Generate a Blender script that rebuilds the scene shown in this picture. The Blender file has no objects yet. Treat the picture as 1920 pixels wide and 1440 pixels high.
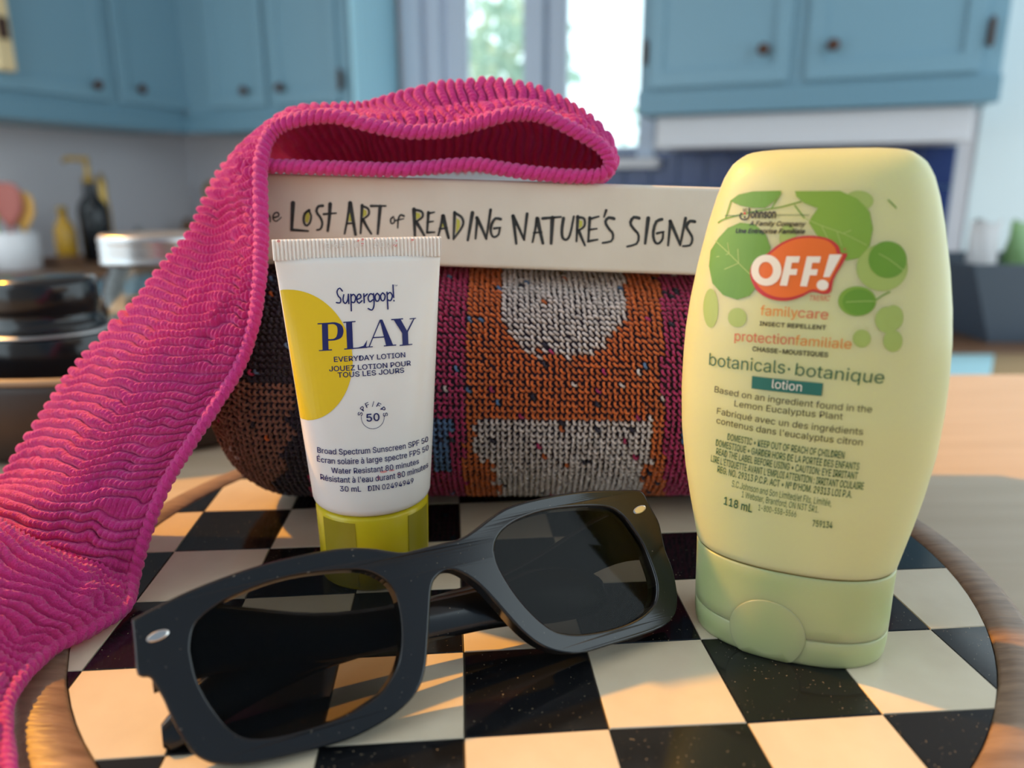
import bpy, bmesh, math, random
import numpy as np
from mathutils import Vector, Matrix
from mathutils.bvhtree import BVHTree
random.seed(7); rng = np.random.default_rng(7)
sc = bpy.context.scene
COL = sc.collection

# ------------------------------------------------------------------ camera
# table top is z = 0, tray top z = TT; metres throughout
TT = 0.018
FPX, PITCH, ROLL, ZC = 1400.0, 0.2557, -0.0034, 0.018 + 0.1099
CAM = np.array([0.0, 0.0, ZC])
_f = np.array([0, math.cos(PITCH), -math.sin(PITCH)]); _r = np.array([1.0, 0, 0]); _u = np.cross(_r, _f)
RV = math.cos(ROLL) * _r + math.sin(ROLL) * _u
UV = -math.sin(ROLL) * _r + math.cos(ROLL) * _u
cd = bpy.data.cameras.new('camera'); cam = bpy.data.objects.new('camera', cd); COL.objects.link(cam)
M = Matrix.Identity(4)
for i in range(3):
    M[i][0], M[i][1], M[i][2], M[i][3] = RV[i], UV[i], -_f[i], CAM[i]
cam.matrix_world = M
cd.sensor_width = 36.0; cd.lens = 36.0 * FPX / 1920.0
cd.clip_start = 0.01; cd.clip_end = 60
cd.dof.use_dof = True; cd.dof.focus_distance = 0.195
cd.dof.aperture_fstop = cd.lens / 3.0        # 3 mm wide entrance pupil of a phone lens
sc.camera = cam

# ------------------------------------------------------------------ world, sun, exposure
w = bpy.data.worlds.new('sky'); sc.world = w; w.use_nodes = True
bg = w.node_tree.nodes['Background']
bg.inputs[0].default_value = (0.78, 0.93, 1.0, 1); bg.inputs[1].default_value = 2.45
sd = bpy.data.lights.new('sun', 'SUN'); sun = bpy.data.objects.new('sun', sd); COL.objects.link(sun)
sd.energy = 4.6; sd.color = (1.0, 0.42, 0.015); sd.angle = math.radians(1.6)
SUN_EL, SUN_DIR = math.radians(41.5), (0.885, -0.466)   # travelling right and towards the viewer
sun.rotation_euler = Vector((SUN_DIR[0] * math.cos(SUN_EL), SUN_DIR[1] * math.cos(SUN_EL), -math.sin(SUN_EL))).to_track_quat('-Z', 'Y').to_euler()
sc.view_settings.view_transform = 'Standard'; sc.view_settings.look = 'None'
sc.view_settings.gamma = 1.0; sc.view_settings.use_curve_mapping = False
sc.view_settings.exposure = 0.0

# ------------------------------------------------------------------ measuring helpers (photo pixel -> ray)
def ray(x, y): return _f + RV * (x - 960) / FPX + UV * (720 - y) / FPX
def PY(x, y, Y): d = ray(x, y); return CAM + d * (Y / d[1])
def PZ(x, y, z=TT): d = ray(x, y); return CAM + d * ((z - ZC) / d[2])
def PP(x, y, o, n): d = ray(x, y); return CAM + d * (((o - CAM) @ n) / (d @ n))
def to_px(P):
    v = np.asarray(P) - CAM; z = v @ _f
    return np.stack([960 + FPX * (v @ RV) / z, 720 - FPX * (v @ UV) / z], -1)

# ------------------------------------------------------------------ materials
def mat(name, col, rough=0.5, metal=0.0, noise=None, bump=None, spec=0.5, sss=None, trans=0.0, coat=0.0, sheen=0.0, emit=None, attr=None, alpha=None):
    m = bpy.data.materials.new(name); m.use_nodes = True
    nt = m.node_tree; b = nt.nodes['Principled BSDF']
    b.inputs['Base Color'].default_value = (*col, 1); b.inputs['Roughness'].default_value = rough
    b.inputs['Metallic'].default_value = metal; b.inputs['Specular IOR Level'].default_value = spec
    if coat: b.inputs['Coat Weight'].default_value = coat; b.inputs['Coat Roughness'].default_value = 0.08
    if sheen: b.inputs['Sheen Weight'].default_value = sheen; b.inputs['Sheen Roughness'].default_value = 0.5
    if trans: b.inputs['Transmission Weight'].default_value = trans
    if sss:
        b.inputs['Subsurface Weight'].default_value = sss[0]
        b.inputs['Subsurface Radius'].default_value = sss[1]; b.inputs['Subsurface Scale'].default_value = sss[2]
    tc = None
    if noise or bump:
        tc = nt.nodes.new('ShaderNodeTexCoord')
    if attr:
        a = nt.nodes.new('ShaderNodeAttribute'); a.attribute_name = attr
        nt.links.new(a.outputs['Color'], b.inputs['Base Color'])
    if noise:   # (scale, other colour, detail, stretch)
        scale, c2, detail, st = noise
        mp = nt.nodes.new('ShaderNodeMapping'); mp.inputs['Scale'].default_value = st
        n = nt.nodes.new('ShaderNodeTexNoise'); n.inputs['Scale'].default_value = scale; n.inputs['Detail'].default_value = detail
        r = nt.nodes.new('ShaderNodeValToRGB'); r.color_ramp.elements[0].position = 0.32; r.color_ramp.elements[1].position = 0.68
        r.color_ramp.elements[0].color = (*col, 1); r.color_ramp.elements[1].color = (*c2, 1)
        nt.links.new(tc.outputs['Object'], mp.inputs[0]); nt.links.new(mp.outputs[0], n.inputs['Vector'])
        nt.links.new(n.outputs['Fac'], r.inputs[0]); nt.links.new(r.outputs[0], b.inputs['Base Color'])
    if bump:    # (scale, strength, distance, stretch)
        scale, stg, dist, st = bump
        mp = nt.nodes.new('ShaderNodeMapping'); mp.inputs['Scale'].default_value = st
        n = nt.nodes.new('ShaderNodeTexNoise'); n.inputs['Scale'].default_value = scale; n.inputs['Detail'].default_value = 4
        bp = nt.nodes.new('ShaderNodeBump'); bp.inputs['Strength'].default_value = stg; bp.inputs['Distance'].default_value = dist
        nt.links.new(tc.outputs['Object'], mp.inputs[0]); nt.links.new(mp.outputs[0], n.inputs['Vector'])
        nt.links.new(n.outputs['Fac'], bp.inputs['Height']); nt.links.new(bp.outputs[0], b.inputs['Normal'])
    return m

def add_translucent(m, col, fac):
    nt = m.node_tree; b = nt.nodes['Principled BSDF']; out = nt.nodes['Material Output']
    t = nt.nodes.new('ShaderNodeBsdfTranslucent'); t.inputs[0].default_value = (*col, 1)
    mx = nt.nodes.new('ShaderNodeMixShader'); mx.inputs[0].default_value = fac
    nt.links.new(b.outputs[0], mx.inputs[1]); nt.links.new(t.outputs[0], mx.inputs[2]); nt.links.new(mx.outputs[0], out.inputs[0])
    return m

def speckle(m, scale, thr, col):
    """dust specks: mixes a second colour into the base where a fine noise peaks"""
    nt = m.node_tree; b = nt.nodes['Principled BSDF']
    tc = nt.nodes.new('ShaderNodeTexCoord'); n = nt.nodes.new('ShaderNodeTexNoise')
    n.inputs['Scale'].default_value = scale; n.inputs['Detail'].default_value = 1
    r = nt.nodes.new('ShaderNodeValToRGB'); r.color_ramp.elements[0].position = thr; r.color_ramp.elements[1].position = thr + 0.03
    r.color_ramp.elements[0].color = b.inputs['Base Color'].default_value; r.color_ramp.elements[1].color = (*col, 1)
    nt.links.new(tc.outputs['Object'], n.inputs['Vector']); nt.links.new(n.outputs['Fac'], r.inputs[0]); nt.links.new(r.outputs[0], b.inputs['Base Color'])
    return m

def lens_mat():
    m = bpy.data.materials.new('smoked_lens'); m.use_nodes = True; nt = m.node_tree
    for n in list(nt.nodes):
        if n.type != 'OUTPUT_MATERIAL': nt.nodes.remove(n)
    out = nt.nodes['Material Output']
    t = nt.nodes.new('ShaderNodeBsdfTransparent'); t.inputs[0].default_value = (0.46, 0.45, 0.435, 1)
    g = nt.nodes.new('ShaderNodeBsdfGlossy'); g.inputs['Roughness'].default_value = 0.03
    fr = nt.nodes.new('ShaderNodeFresnel'); fr.inputs[0].default_value = 1.22
    mx = nt.nodes.new('ShaderNodeMixShader')
    nt.links.new(fr.outputs[0], mx.inputs[0]); nt.links.new(t.outputs[0], mx.inputs[1]); nt.links.new(g.outputs[0], mx.inputs[2]); nt.links.new(mx.outputs[0], out.inputs[0])
    return m

def glass_mat(name, tint):
    m = bpy.data.materials.new(name); m.use_nodes = True; nt = m.node_tree
    for n in list(nt.nodes):
        if n.type != 'OUTPUT_MATERIAL': nt.nodes.remove(n)
    out = nt.nodes['Material Output']
    t = nt.nodes.new('ShaderNodeBsdfTransparent'); t.inputs[0].default_value = (*tint, 1)
    g = nt.nodes.new('ShaderNodeBsdfGlossy'); g.inputs['Roughness'].default_value = 0.05
    fr = nt.nodes.new('ShaderNodeFresnel'); fr.inputs[0].default_value = 1.45
    mx = nt.nodes.new('ShaderNodeMixShader')
    nt.links.new(fr.outputs[0], mx.inputs[0]); nt.links.new(t.outputs[0], mx.inputs[1]); nt.links.new(g.outputs[0], mx.inputs[2]); nt.links.new(mx.outputs[0], out.inputs[0])
    return m

X1 = (1, 1, 1)
MT = dict(
    white_tile=mat('cream_bone_tile', (0.74, 0.655, 0.50), 0.14, noise=(90, (0.69, 0.60, 0.45), 4, X1)),
    black_tile=speckle(mat('black_horn_tile', (0.008, 0.009, 0.011), 0.10, spec=0.38), 1700, 0.745, (0.30, 0.25, 0.17)),
    grout=mat('tile_bed', (0.25, 0.20, 0.15), 0.6),
    rim=mat('mango_wood_rim', (0.19, 0.118, 0.075), 0.42, noise=(60, (0.33, 0.215, 0.14), 6, (1, 7, 7)), bump=(110, 0.35, 0.0008, (1, 9, 9))),
    table=mat('oiled_beech', (0.52, 0.42, 0.29), 0.38, noise=(9, (0.59, 0.49, 0.36), 5, (1, 10, 1)), bump=(60, 0.06, 0.001, (1, 10, 1))),
    towel_base=mat('towel_ground', (0.035, 0.025, 0.045), 0.95),
    pile=mat('terry_pile', (0.5, 0.5, 0.5), 0.9, attr='pile', sheen=0.25),
    pink=mat('crinkle_knit_pink', (0.76, 0.028, 0.27), 0.78, sheen=0.35, noise=(40, (0.68, 0.022, 0.29), 3, X1), bump=(2200, 0.9, 0.0006, X1)),
    spine=mat('uncoated_cream_card', (0.78, 0.745, 0.66), 0.85, noise=(60, (0.73, 0.69, 0.605), 5, (1, 1, 1)), bump=(500, 0.25, 0.0003, X1)),
    pages=mat('page_edges', (0.80, 0.72, 0.58), 0.9, bump=(40, 0.5, 0.0004, (0.3, 0.3, 90))),
    ink=mat('brush_ink', (0.022, 0.027, 0.030), 0.8, noise=(350, (0.05, 0.058, 0.06), 3, X1)),
    chartreuse=mat('chartreuse_print', (0.55, 0.56, 0.10), 0.8),
    tube_white=mat('tube_plastic_white', (0.87, 0.865, 0.835), 0.32, noise=(45, (0.84, 0.82, 0.79), 3, X1), sss=(0.15, (1, .8, .7), 0.002)),
    tube_yellow=mat('tube_print_yellow', (0.83, 0.58, 0.008), 0.35),
    navy=mat('navy_print', (0.010, 0.014, 0.13), 0.4),
    cap_yellow=mat('cap_translucent_yellow', (0.62, 0.52, 0.012), 0.28, sss=(0.35, (1, .8, .1), 0.004)),
    cap_olive=mat('cap_inner_wall', (0.30, 0.26, 0.008), 0.35),
    stain=mat('red_smudge', (0.80, 0.34, 0.33), 0.5),
    off_body=mat('bottle_plastic_pale_yellow', (0.66, 0.675, 0.335), 0.33, sss=(0.6, (1, .95, .45), 0.008), noise=(14, (0.64, 0.66, 0.35), 2, X1)),
    off_cap=mat('cap_plastic_pale_green', (0.43, 0.53, 0.25), 0.30, sss=(0.6, (.8, 1, .6), 0.008), noise=(30, (0.50, 0.54, 0.26), 2, X1)),
    off_seam=mat('seam_grime', (0.16, 0.125, 0.035), 0.7),
    leaf1=mat('leaf_print_green', (0.105, 0.275, 0.022), 0.38, noise=(60, (0.15, 0.33, 0.03), 2, X1)),
    leaf2=mat('leaf_print_lime', (0.215, 0.385, 0.045), 0.38),
    leaf3=mat('leaf_print_soft', (0.36, 0.48, 0.12), 0.38),
    leaf_vein=mat('leaf_print_vein', (0.42, 0.56, 0.16), 0.4),
    orange=mat('logo_orange', (0.76, 0.155, 0.018), 0.36), red=mat('logo_red', (0.55, 0.03, 0.035), 0.36),
    logo_white=mat('logo_white', (0.83, 0.79, 0.68), 0.36),
    black_print=mat('black_print', (0.018, 0.018, 0.02), 0.4), green_print=mat('green_print', (0.018, 0.115, 0.062), 0.4),
    teal=mat('teal_print', (0.010, 0.145, 0.115), 0.4), coral=mat('coral_print', (0.62, 0.11, 0.075), 0.4), amberp=mat('amber_print', (0.72, 0.23, 0.035), 0.4),
    acetate=speckle(mat('black_acetate', (0.010, 0.0105, 0.012), 0.16, spec=0.55), 1500, 0.765, (0.20, 0.18, 0.14)),
    lens=lens_mat(), steel=mat('brushed_steel', (0.75, 0.72, 0.68), 0.25, metal=1.0),
    cab=mat('cabinet_paint_blue', (0.19, 0.345, 0.44), 0.38, bump=(30, 0.06, 0.002, (6, 6, 1))),
    cab_trim=mat('cabinet_rail_blue', (0.15, 0.29, 0.38), 0.4),
    bead=mat('beadboard_blue_lifted', (0.50, 0.86, 1.0), 0.4),  # window light on the end panel is put into this raised blue
    knob=mat('aged_copper', (0.10, 0.045, 0.03), 0.4, metal=0.6), hinge=mat('bronze_hinge', (0.07, 0.035, 0.025), 0.45, metal=0.5),
    wall=mat('white_plaster', (0.62, 0.60, 0.63), 0.85, bump=(40, 0.1, 0.002, X1)),
    palewall=mat('pale_blue_white', (0.70, 0.79, 0.82), 0.8, bump=(40, 0.1, 0.002, X1)),  # paler than the plaster, for a sheet over the back wall's right end
    added_wall_blue=mat('added_wall_grey_blue', (0.34, 0.43, 0.55), 0.8, bump=(40, 0.1, 0.002, X1)),  # cool blue for the added front wall, offsets warm bounce
    frame=mat('window_paint', (0.52, 0.60, 0.73), 0.45), pane=glass_mat('window_glass', (0.97, 1.0, 0.99)),
    navytile=mat('navy_glazed_tile', (0.012, 0.028, 0.125), 0.22, noise=(9, (0.02, 0.045, 0.17), 2, X1)),
    counter=mat('walnut_worktop', (0.14, 0.062, 0.028), 0.45, noise=(12, (0.20, 0.10, 0.05), 4, (1, 8, 1))),
    floor=mat('oak_floor', (0.45, 0.29, 0.15), 0.5, noise=(6, (0.52, 0.35, 0.19), 4, (1, 8, 1))),
    hood=mat('hood_white', (0.66, 0.65, 0.68), 0.5), tanwood=mat('tan_wood', (0.50, 0.33, 0.17), 0.5),
    black_glaze=mat('black_glaze', (0.008, 0.010, 0.013), 0.18), brass=mat('brass', (0.55, 0.36, 0.10), 0.35, metal=0.9),
    darkwood=mat('dark_walnut', (0.030, 0.016, 0.011), 0.5, noise=(20, (0.045, 0.025, 0.017), 4, (1, 8, 1))), lit_lip=mat('lit_tan_lip', (0.36, 0.25, 0.15), 0.5),  # lip tan also carries the light on the tray's top edge
    jar=glass_mat('jar_glass', (0.86, 0.90, 0.90)), zinc=mat('zinc_lid', (0.55, 0.56, 0.57), 0.3, metal=0.9), oats=mat('jar_filling', (0.42, 0.40, 0.35), 0.9),
    crock=mat('white_crock', (0.75, 0.74, 0.76), 0.4), amber=mat('amber_liquid_bottle', (0.62, 0.34, 0.03), 0.2),
    bin=mat('slate_bin', (0.055, 0.075, 0.105), 0.5),
    foliage=mat('overexposed_leaf_tint', (0.30, 0.46, 0.36), 0.6),  # overexposed daylight is put into the pale leaf colour
    bark=mat('bark', (0.25, 0.2, 0.15), 0.9),
)
add_translucent(MT['pink'], (0.70, 0.04, 0.22), 0.04)
add_translucent(MT['foliage'], (0.42, 0.58, 0.47), 0.5)
MT['knit_hem'] = MT['pink']

# ------------------------------------------------------------------ object helpers
def new_mesh(name, verts, faces):
    me = bpy.data.meshes.new(name)
    me.from_pydata([tuple(map(float, v)) for v in verts], [], [tuple(f) for f in faces]); me.update()
    return me
def link(name, me, material, parent=None, smooth=False, **props):
    o = bpy.data.objects.new(name, me); COL.objects.link(o)
    if material is not None and me is not None and len(me.materials) == 0: me.materials.append(MT[material] if isinstance(material, str) else material)
    if smooth: me.polygons.foreach_set('use_smooth', [True] * len(me.polygons))
    if parent is not None: o.parent = parent
    for k, v in props.items(): o[k] = v
    return o
def part(name, vf, material, parent=None, smooth=False, **props):
    return link(name, new_mesh(name, *vf), material, parent, smooth, **props)
def thing(name, label, cat, loc=(0, 0, 0), rot=(0, 0, 0), group=None):
    o = bpy.data.objects.new(name, None); COL.objects.link(o); o.empty_display_size = 0.02
    o.location = loc; o.rotation_euler = rot; o['label'] = label; o['category'] = cat
    if group: o['group'] = group
    return o
def tag(o, label, cat, group=None):
    o['label'] = label; o['category'] = cat
    if group: o['group'] = group
    return o
def join(*vfs):
    V, F = [], []
    for v, f in vfs:
        n = len(V); V += list(v); F += [tuple(i + n for i in q) for q in f]
    return V, F
def box(x0, x1, y0, y1, z0, z1, bev=0.0):
    if bev <= 0:
        v = [(x, y, z) for z in (z0, z1) for y in (y0, y1) for x in (x0, x1)]
        return v, [(0, 2, 3, 1), (4, 5, 7, 6), (0, 1, 5, 4), (2, 6, 7, 3), (0, 4, 6, 2), (1, 3, 7, 5)]
    bm = bmesh.new(); bmesh.ops.create_cube(bm, size=1)
    for v in bm.verts: v.co = Vector(((x0 + x1) / 2 + v.co.x * (x1 - x0), (y0 + y1) / 2 + v.co.y * (y1 - y0), (z0 + z1) / 2 + v.co.z * (z1 - z0)))
    bmesh.ops.bevel(bm, geom=bm.edges[:] , offset=bev, segments=2, affect='EDGES', profile=0.5)
    r = [tuple(v.co) for v in bm.verts], [tuple(v.index for v in f.verts) for f in bm.faces]
    bm.free(); return r
def lathe(prof, seg=40, a=None, c=(0, 0)):
    V = []; F = []
    for r, z in prof:
        for k in range(seg):
            t = 2 * math.pi * k / seg; V.append((c[0] + r * math.cos(t), c[1] + r * math.sin(t), z))
    for i in range(len(prof) - 1):
        for k in range(seg):
            F.append((i * seg + k, i * seg + (k + 1) % seg, (i + 1) * seg + (k + 1) % seg, (i + 1) * seg + k))
    F.append(tuple(range(seg))[::-1]); F.append(tuple((len(prof) - 1) * seg + k for k in range(seg)))
    return V, F
def sections(rings, closed_ends=True):
    n = len(rings[0]); V = [p for r in rings for p in r]; F = []
    for i in range(len(rings) - 1):
        for k in range(n): F.append((i * n + k, i * n + (k + 1) % n, (i + 1) * n + (k + 1) % n, (i + 1) * n + k))
    if closed_ends: F.append(tuple(range(n))[::-1]); F.append(tuple((len(rings) - 1) * n + k for k in range(n)))
    return V, F
def tube(path, rad, seg=10):
    path = [Vector(p) for p in path]; rings = []; up = Vector((0.13, 0.31, 0.94)).normalized()
    for i, p in enumerate(path):
        t = (path[min(i + 1, len(path) - 1)] - path[max(i - 1, 0)]).normalized()
        a = t.cross(up)
        if a.length < 1e-3: a = t.cross(Vector((1, 0, 0)))
        a.normalize(); b = a.cross(t); r = rad[i] if hasattr(rad, '__len__') else rad
        rings.append([tuple(p + a * r * math.cos(2 * math.pi * k / seg) + b * r * math.sin(2 * math.pi * k / seg)) for k in range(seg)])
    return sections(rings)
def cr(P, n):
    """Catmull-Rom resample of control points (k, d) to n points"""
    P = np.asarray(P, float); k = len(P); t = np.linspace(0, k - 1, n); i = np.clip(t.astype(int), 0, k - 2); u = (t - i)[:, None]
    A, B, C_, D = P[np.maximum(i - 1, 0)], P[i], P[i + 1], P[np.minimum(i + 2, k - 1)]
    return 0.5 * (2 * B + (C_ - A) * u + (2 * A - 5 * B + 4 * C_ - D) * u ** 2 + (3 * B - A - 3 * C_ + D) * u ** 3)
def interp(x, tab): return float(np.interp(x, [t[0] for t in tab], [t[1] for t in tab]))
def grid_mesh(name, P, smooth=True):
    nt_, ns_ = P.shape[:2]; me = bpy.data.meshes.new(name)
    idx = np.arange(nt_ * ns_).reshape(nt_, ns_)
    q = np.stack([idx[:-1, :-1], idx[:-1, 1:], idx[1:, 1:], idx[1:, :-1]], -1).reshape(-1, 4)
    me.vertices.add(nt_ * ns_); me.vertices.foreach_set('co', P.reshape(-1).astype(np.float32))
    me.loops.add(q.size); me.loops.foreach_set('vertex_index', q.reshape(-1).astype(np.int32))
    me.polygons.add(len(q)); me.polygons.foreach_set('loop_start', np.arange(0, q.size, 4, dtype=np.int32))
    if smooth: me.polygons.foreach_set('use_smooth', np.ones(len(q), dtype=bool))
    me.update(calc_edges=True); return me
def vnoise(seed):
    r = np.random.default_rng(seed); A = r.random((64, 64))
    def f(x, y):
        xi, yi = np.floor(x).astype(int), np.floor(y).astype(int); u, v = x - xi, y - yi
        u = u * u * (3 - 2 * u); v = v * v * (3 - 2 * v); g = lambda a, b: A[a % 64, b % 64]
        return (g(xi, yi) * (1 - u) + g(xi + 1, yi) * u) * (1 - v) + (g(xi, yi + 1) * (1 - u) + g(xi + 1, yi + 1) * u) * v
    return f

# ------------------------------------------------------------------ flat print on curved hosts
class Host:
    """a mesh in its own frame; print is laid out in its (x, z) face plane and pressed onto the front (-y) surface"""
    def __init__(s, vf, root, loc, rotz, roty=0.0):
        s.bvh = BVHTree.FromPolygons([Vector(v) for v in vf[0]], [list(f) for f in vf[1]])
        s.M = Matrix.Translation(Vector(loc)) @ Matrix.Rotation(rotz, 4, 'Z') @ Matrix.Rotation(roty, 4, 'Y'); s.Mi = s.M.inverted(); s.root = root
    def uv(s, x, y):
        o = s.Mi @ Vector(CAM); d = (s.Mi.to_3x3() @ Vector(ray(x, y))).normalized()
        h = s.bvh.ray_cast(o, d)[0]
        if h is None:
            t = -o.y / d.y; h = o + d * t
        return np.array([h.x, h.z])
    def press(s, u, w_, off):
        h, n, _, _ = s.bvh.ray_cast(Vector((u, -1, w_)), Vector((0, 1, 0)))
        if h is None: return None
        if n.y > 0: n = -n
        n = (n + Vector((0, -0.4, 0))).normalized()
        return h + n * off
    def emit(s, name, polys, material, off=0.00014, maxedge=0.0025, parent=None, **props):
        """polys: list of (verts2d, faces) in local (x, z)"""
        bm = bmesh.new()
        for vs, fs in polys:
            bv = [bm.verts.new((v[0], 0, v[1])) for v in vs]
            for f in fs:
                try: bm.faces.new([bv[i] for i in f])
                except ValueError: pass
        bmesh.ops.triangulate(bm, faces=bm.faces[:])
        for _ in range(6):
            e = [e for e in bm.edges if e.calc_length() > maxedge]
            if not e: break
            bmesh.ops.subdivide_edges(bm, edges=e, cuts=1); bmesh.ops.triangulate(bm, faces=[f for f in bm.faces if len(f.verts) > 3])
        bad = []
        for v in bm.verts:
            p = s.press(v.co.x, v.co.z, off)
            if p is None: bad.append(v)
            else: v.co = p
        if bad: bmesh.ops.delete(bm, geom=bad, context='VERTS')
        bmesh.ops.recalc_face_normals(bm, faces=bm.faces[:])
        me = bpy.data.meshes.new(name); bm.to_mesh(me); bm.free()
        return link(name, me, material, parent or s.root, **props)

_tc = {}
try:    # the plain grotesque that comes with Blender itself; the built-in face otherwise
    import os
    FONT = bpy.data.fonts.load(os.path.join(bpy.utils.system_resource('DATAFILES'), 'fonts', 'Inter.woff2'))
except Exception:
    FONT = None
def glyphs(txt, shear=0.0, bold=0.0, spacing=1.0):
    key = (txt, shear, bold, spacing)
    if key in _tc: return _tc[key]
    c = bpy.data.curves.new('t', 'FONT'); c.body = txt; c.size = 1; c.font = FONT or c.font; c.shear = shear; c.space_character = spacing; c.fill_mode = 'BOTH'; c.resolution_u = 3
    o = bpy.data.objects.new('t', c); COL.objects.link(o)
    dg = bpy.context.evaluated_depsgraph_get(); e = o.evaluated_get(dg); me = e.to_mesh()
    V = np.array([v.co[:2] for v in me.vertices]); F = [tuple(p.vertices) for p in me.polygons]
    e.to_mesh_clear(); bpy.data.objects.remove(o); bpy.data.curves.remove(c)
    if bold > 0:
        k = bold * 1.1; n0 = len(V); W = [V]; G = list(F)
        for m, (dx, dy) in enumerate(((k, 0), (-k, 0), (0, k), (0, -k))): W.append(V + np.array([dx, dy])); G += [tuple(i + n0 * (m + 1) for i in f) for f in F]
        V = np.vstack(W); F = G
    _tc[key] = (V, F); return V, F
CAPH = None
def line(host, txt, L, R, cap, shear=0.0, bold=0.0, spacing=1.0, z=None):
    """one line of print between two photo points on its baseline; cap = capital height in photo pixels"""
    global CAPH
    if CAPH is None: CAPH = glyphs('H')[0][:, 1].max()
    V, F = glyphs(txt, shear, bold, spacing)
    a, b = host.uv(*L), host.uv(*R); h = abs(host.uv(L[0], L[1] - cap)[1] - a[1])
    if z is not None: a[1] = b[1] = z
    d = b - a; n = np.array([-d[1], d[0]]); n /= np.linalg.norm(n)
    x0, x1 = V[:, 0].min(), V[:, 0].max()
    P = a + np.outer((V[:, 0] - x0) / (x1 - x0), d) + np.outer(V[:, 1] / CAPH * h, n)
    return P, F
def stroke(pts, width, smooth=True, n=14, taper=False):
    P = np.asarray(pts, float)
    if smooth and len(P) > 2: P = cr(P, n)
    m = len(P); T = np.gradient(P, axis=0); T /= (np.linalg.norm(T, axis=1, keepdims=True) + 1e-12); N = np.stack([-T[:, 1], T[:, 0]], 1)
    W = np.full(m, width / 2.0)
    if taper: W *= np.linspace(1.15, 0.75, m)
    V = []; F = []
    for i in range(m): V += [P[i] + N[i] * W[i], P[i] - N[i] * W[i]]
    for i in range(m - 1): F.append((2 * i, 2 * i + 1, 2 * i + 3, 2 * i + 2))
    for c, t in ((0, -1), (m - 1, 1)):      # round ends
        k0 = len(V); a0 = math.atan2(T[c][1] * t, T[c][0] * t)
        for k in range(7):
            a = a0 - math.pi / 2 + math.pi * k / 6; V.append(P[c] + W[c] * np.array([math.cos(a), math.sin(a)]))
        F.append(tuple(range(k0, k0 + 7)))
    return np.array(V), F
def ell(c, rx, ry, rot=0.0, n=36, a0=0.0, a1=2 * math.pi):
    t = np.linspace(a0, a1, n, endpoint=abs(a1 - a0) < 6.28); x, y = rx * np.cos(t), ry * np.sin(t); cs, sn = math.cos(rot), math.sin(rot)
    return np.stack([c[0] + x * cs - y * sn, c[1] + x * sn + y * cs], 1)
def poly(P): return np.asarray(P, float), [tuple(range(len(P)))]
def ring(outer, inner):
    n = len(outer); return np.vstack([outer, inner]), [(i, (i + 1) % n, n + (i + 1) % n, n + i) for i in range(n)]
def onhost(host, vf):          # photo-pixel polygon -> host face plane
    return np.array([host.uv(*p) for p in vf[0]]), vf[1]

# ================================================================== STRUCTURE: the kitchen
KA = math.radians(22)                       # back wall turned 22 degrees to the view
K0 = np.array([-0.412 * 3.56, 3.56])        # corner where the two runs of upper cabinets meet
KU = np.array([math.cos(KA), -math.sin(KA)]); KV = np.array([-math.sin(KA), -math.cos(KA)])   # along back wall / out into room
def kw(u, v): return K0 + KU * u + KV * v
def at_back(px, v=0.0, py=200):             # photo column -> distance along the back run
    d = ray(px, py)[:2]; o = kw(0, v); A = np.array([[KU[0], -d[0]], [KU[1], -d[1]]]); return float(np.linalg.solve(A, -o)[0])
def at_left(px, u=0.0, py=200):             # photo column -> distance from corner along the left run (positive towards viewer)
    d = ray(px, py)[:2]; o = kw(u, 0); A = np.array([[KV[0], -d[0]], [KV[1], -d[1]]]); return float(np.linalg.solve(A, -o)[0])
def zat(py, px, u=None, v=None):            # height of a photo row on a point of the kitchen plan
    p = kw(u, v); d = ray(px, py); return ZC + d[2] * (p[1] / d[1])
ROT_B = -KA; ROT_L = math.pi / 2 - KA
FLOOR = -0.95; CTR = -0.15                  # floor and worktop heights relative to this table
def st(name, vf, m, origin, rot, smooth=False, parent=None):
    o = part(name, vf, m, parent, smooth)
    if parent is None: o.location = (*origin, 0); o.rotation_euler = (0, 0, rot); o['kind'] = 'structure'
    return o
st('floor', box(-4, 4, -1.5, 6, FLOOR - 0.05, FLOOR), 'floor', (0, 0), 0)
WIN_V = -0.36
u_w0, u_w1 = at_back(785, WIN_V), at_back(1232, WIN_V)     # window opening in the back wall
zs = 0.245; WT = 1.6
st('wall_back', join(box(-0.46, u_w0, 0.36, 0.46, FLOOR, WT), box(u_w1, 4.6, 0.36, 0.46, FLOOR, WT), box(u_w0, u_w1, 0.36, 0.46, FLOOR, zs), box(u_w0, u_w1, 0.36, 0.46, 1.45, WT)), 'wall', K0, ROT_B)
st('added_ceiling', join(box(-1.2, 1.75, -0.9, 5.2, 1.6, 1.65), box(-3.4, -1.2, 1.6, 5.2, 1.6, 1.65)), 'wall', (0, 0), 0)  # unseen, added to cut top light, left side kept open for the sun
st('added_front_wall', box(-1.25, 1.3, -1.0, -0.9, FLOOR, 1.6), 'added_wall_blue', (0, 0), 0)  # unseen, added behind the viewpoint to dim light on near things
st('wall_left', box(-2.3, 0.36, 0.36, 0.46, FLOOR, WT), 'wall', kw(0, 0), ROT_L)  # near end lengthened out of view to keep sky out of tile reflections
b0 = lambda p: at_back(p, -0.355)
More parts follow.
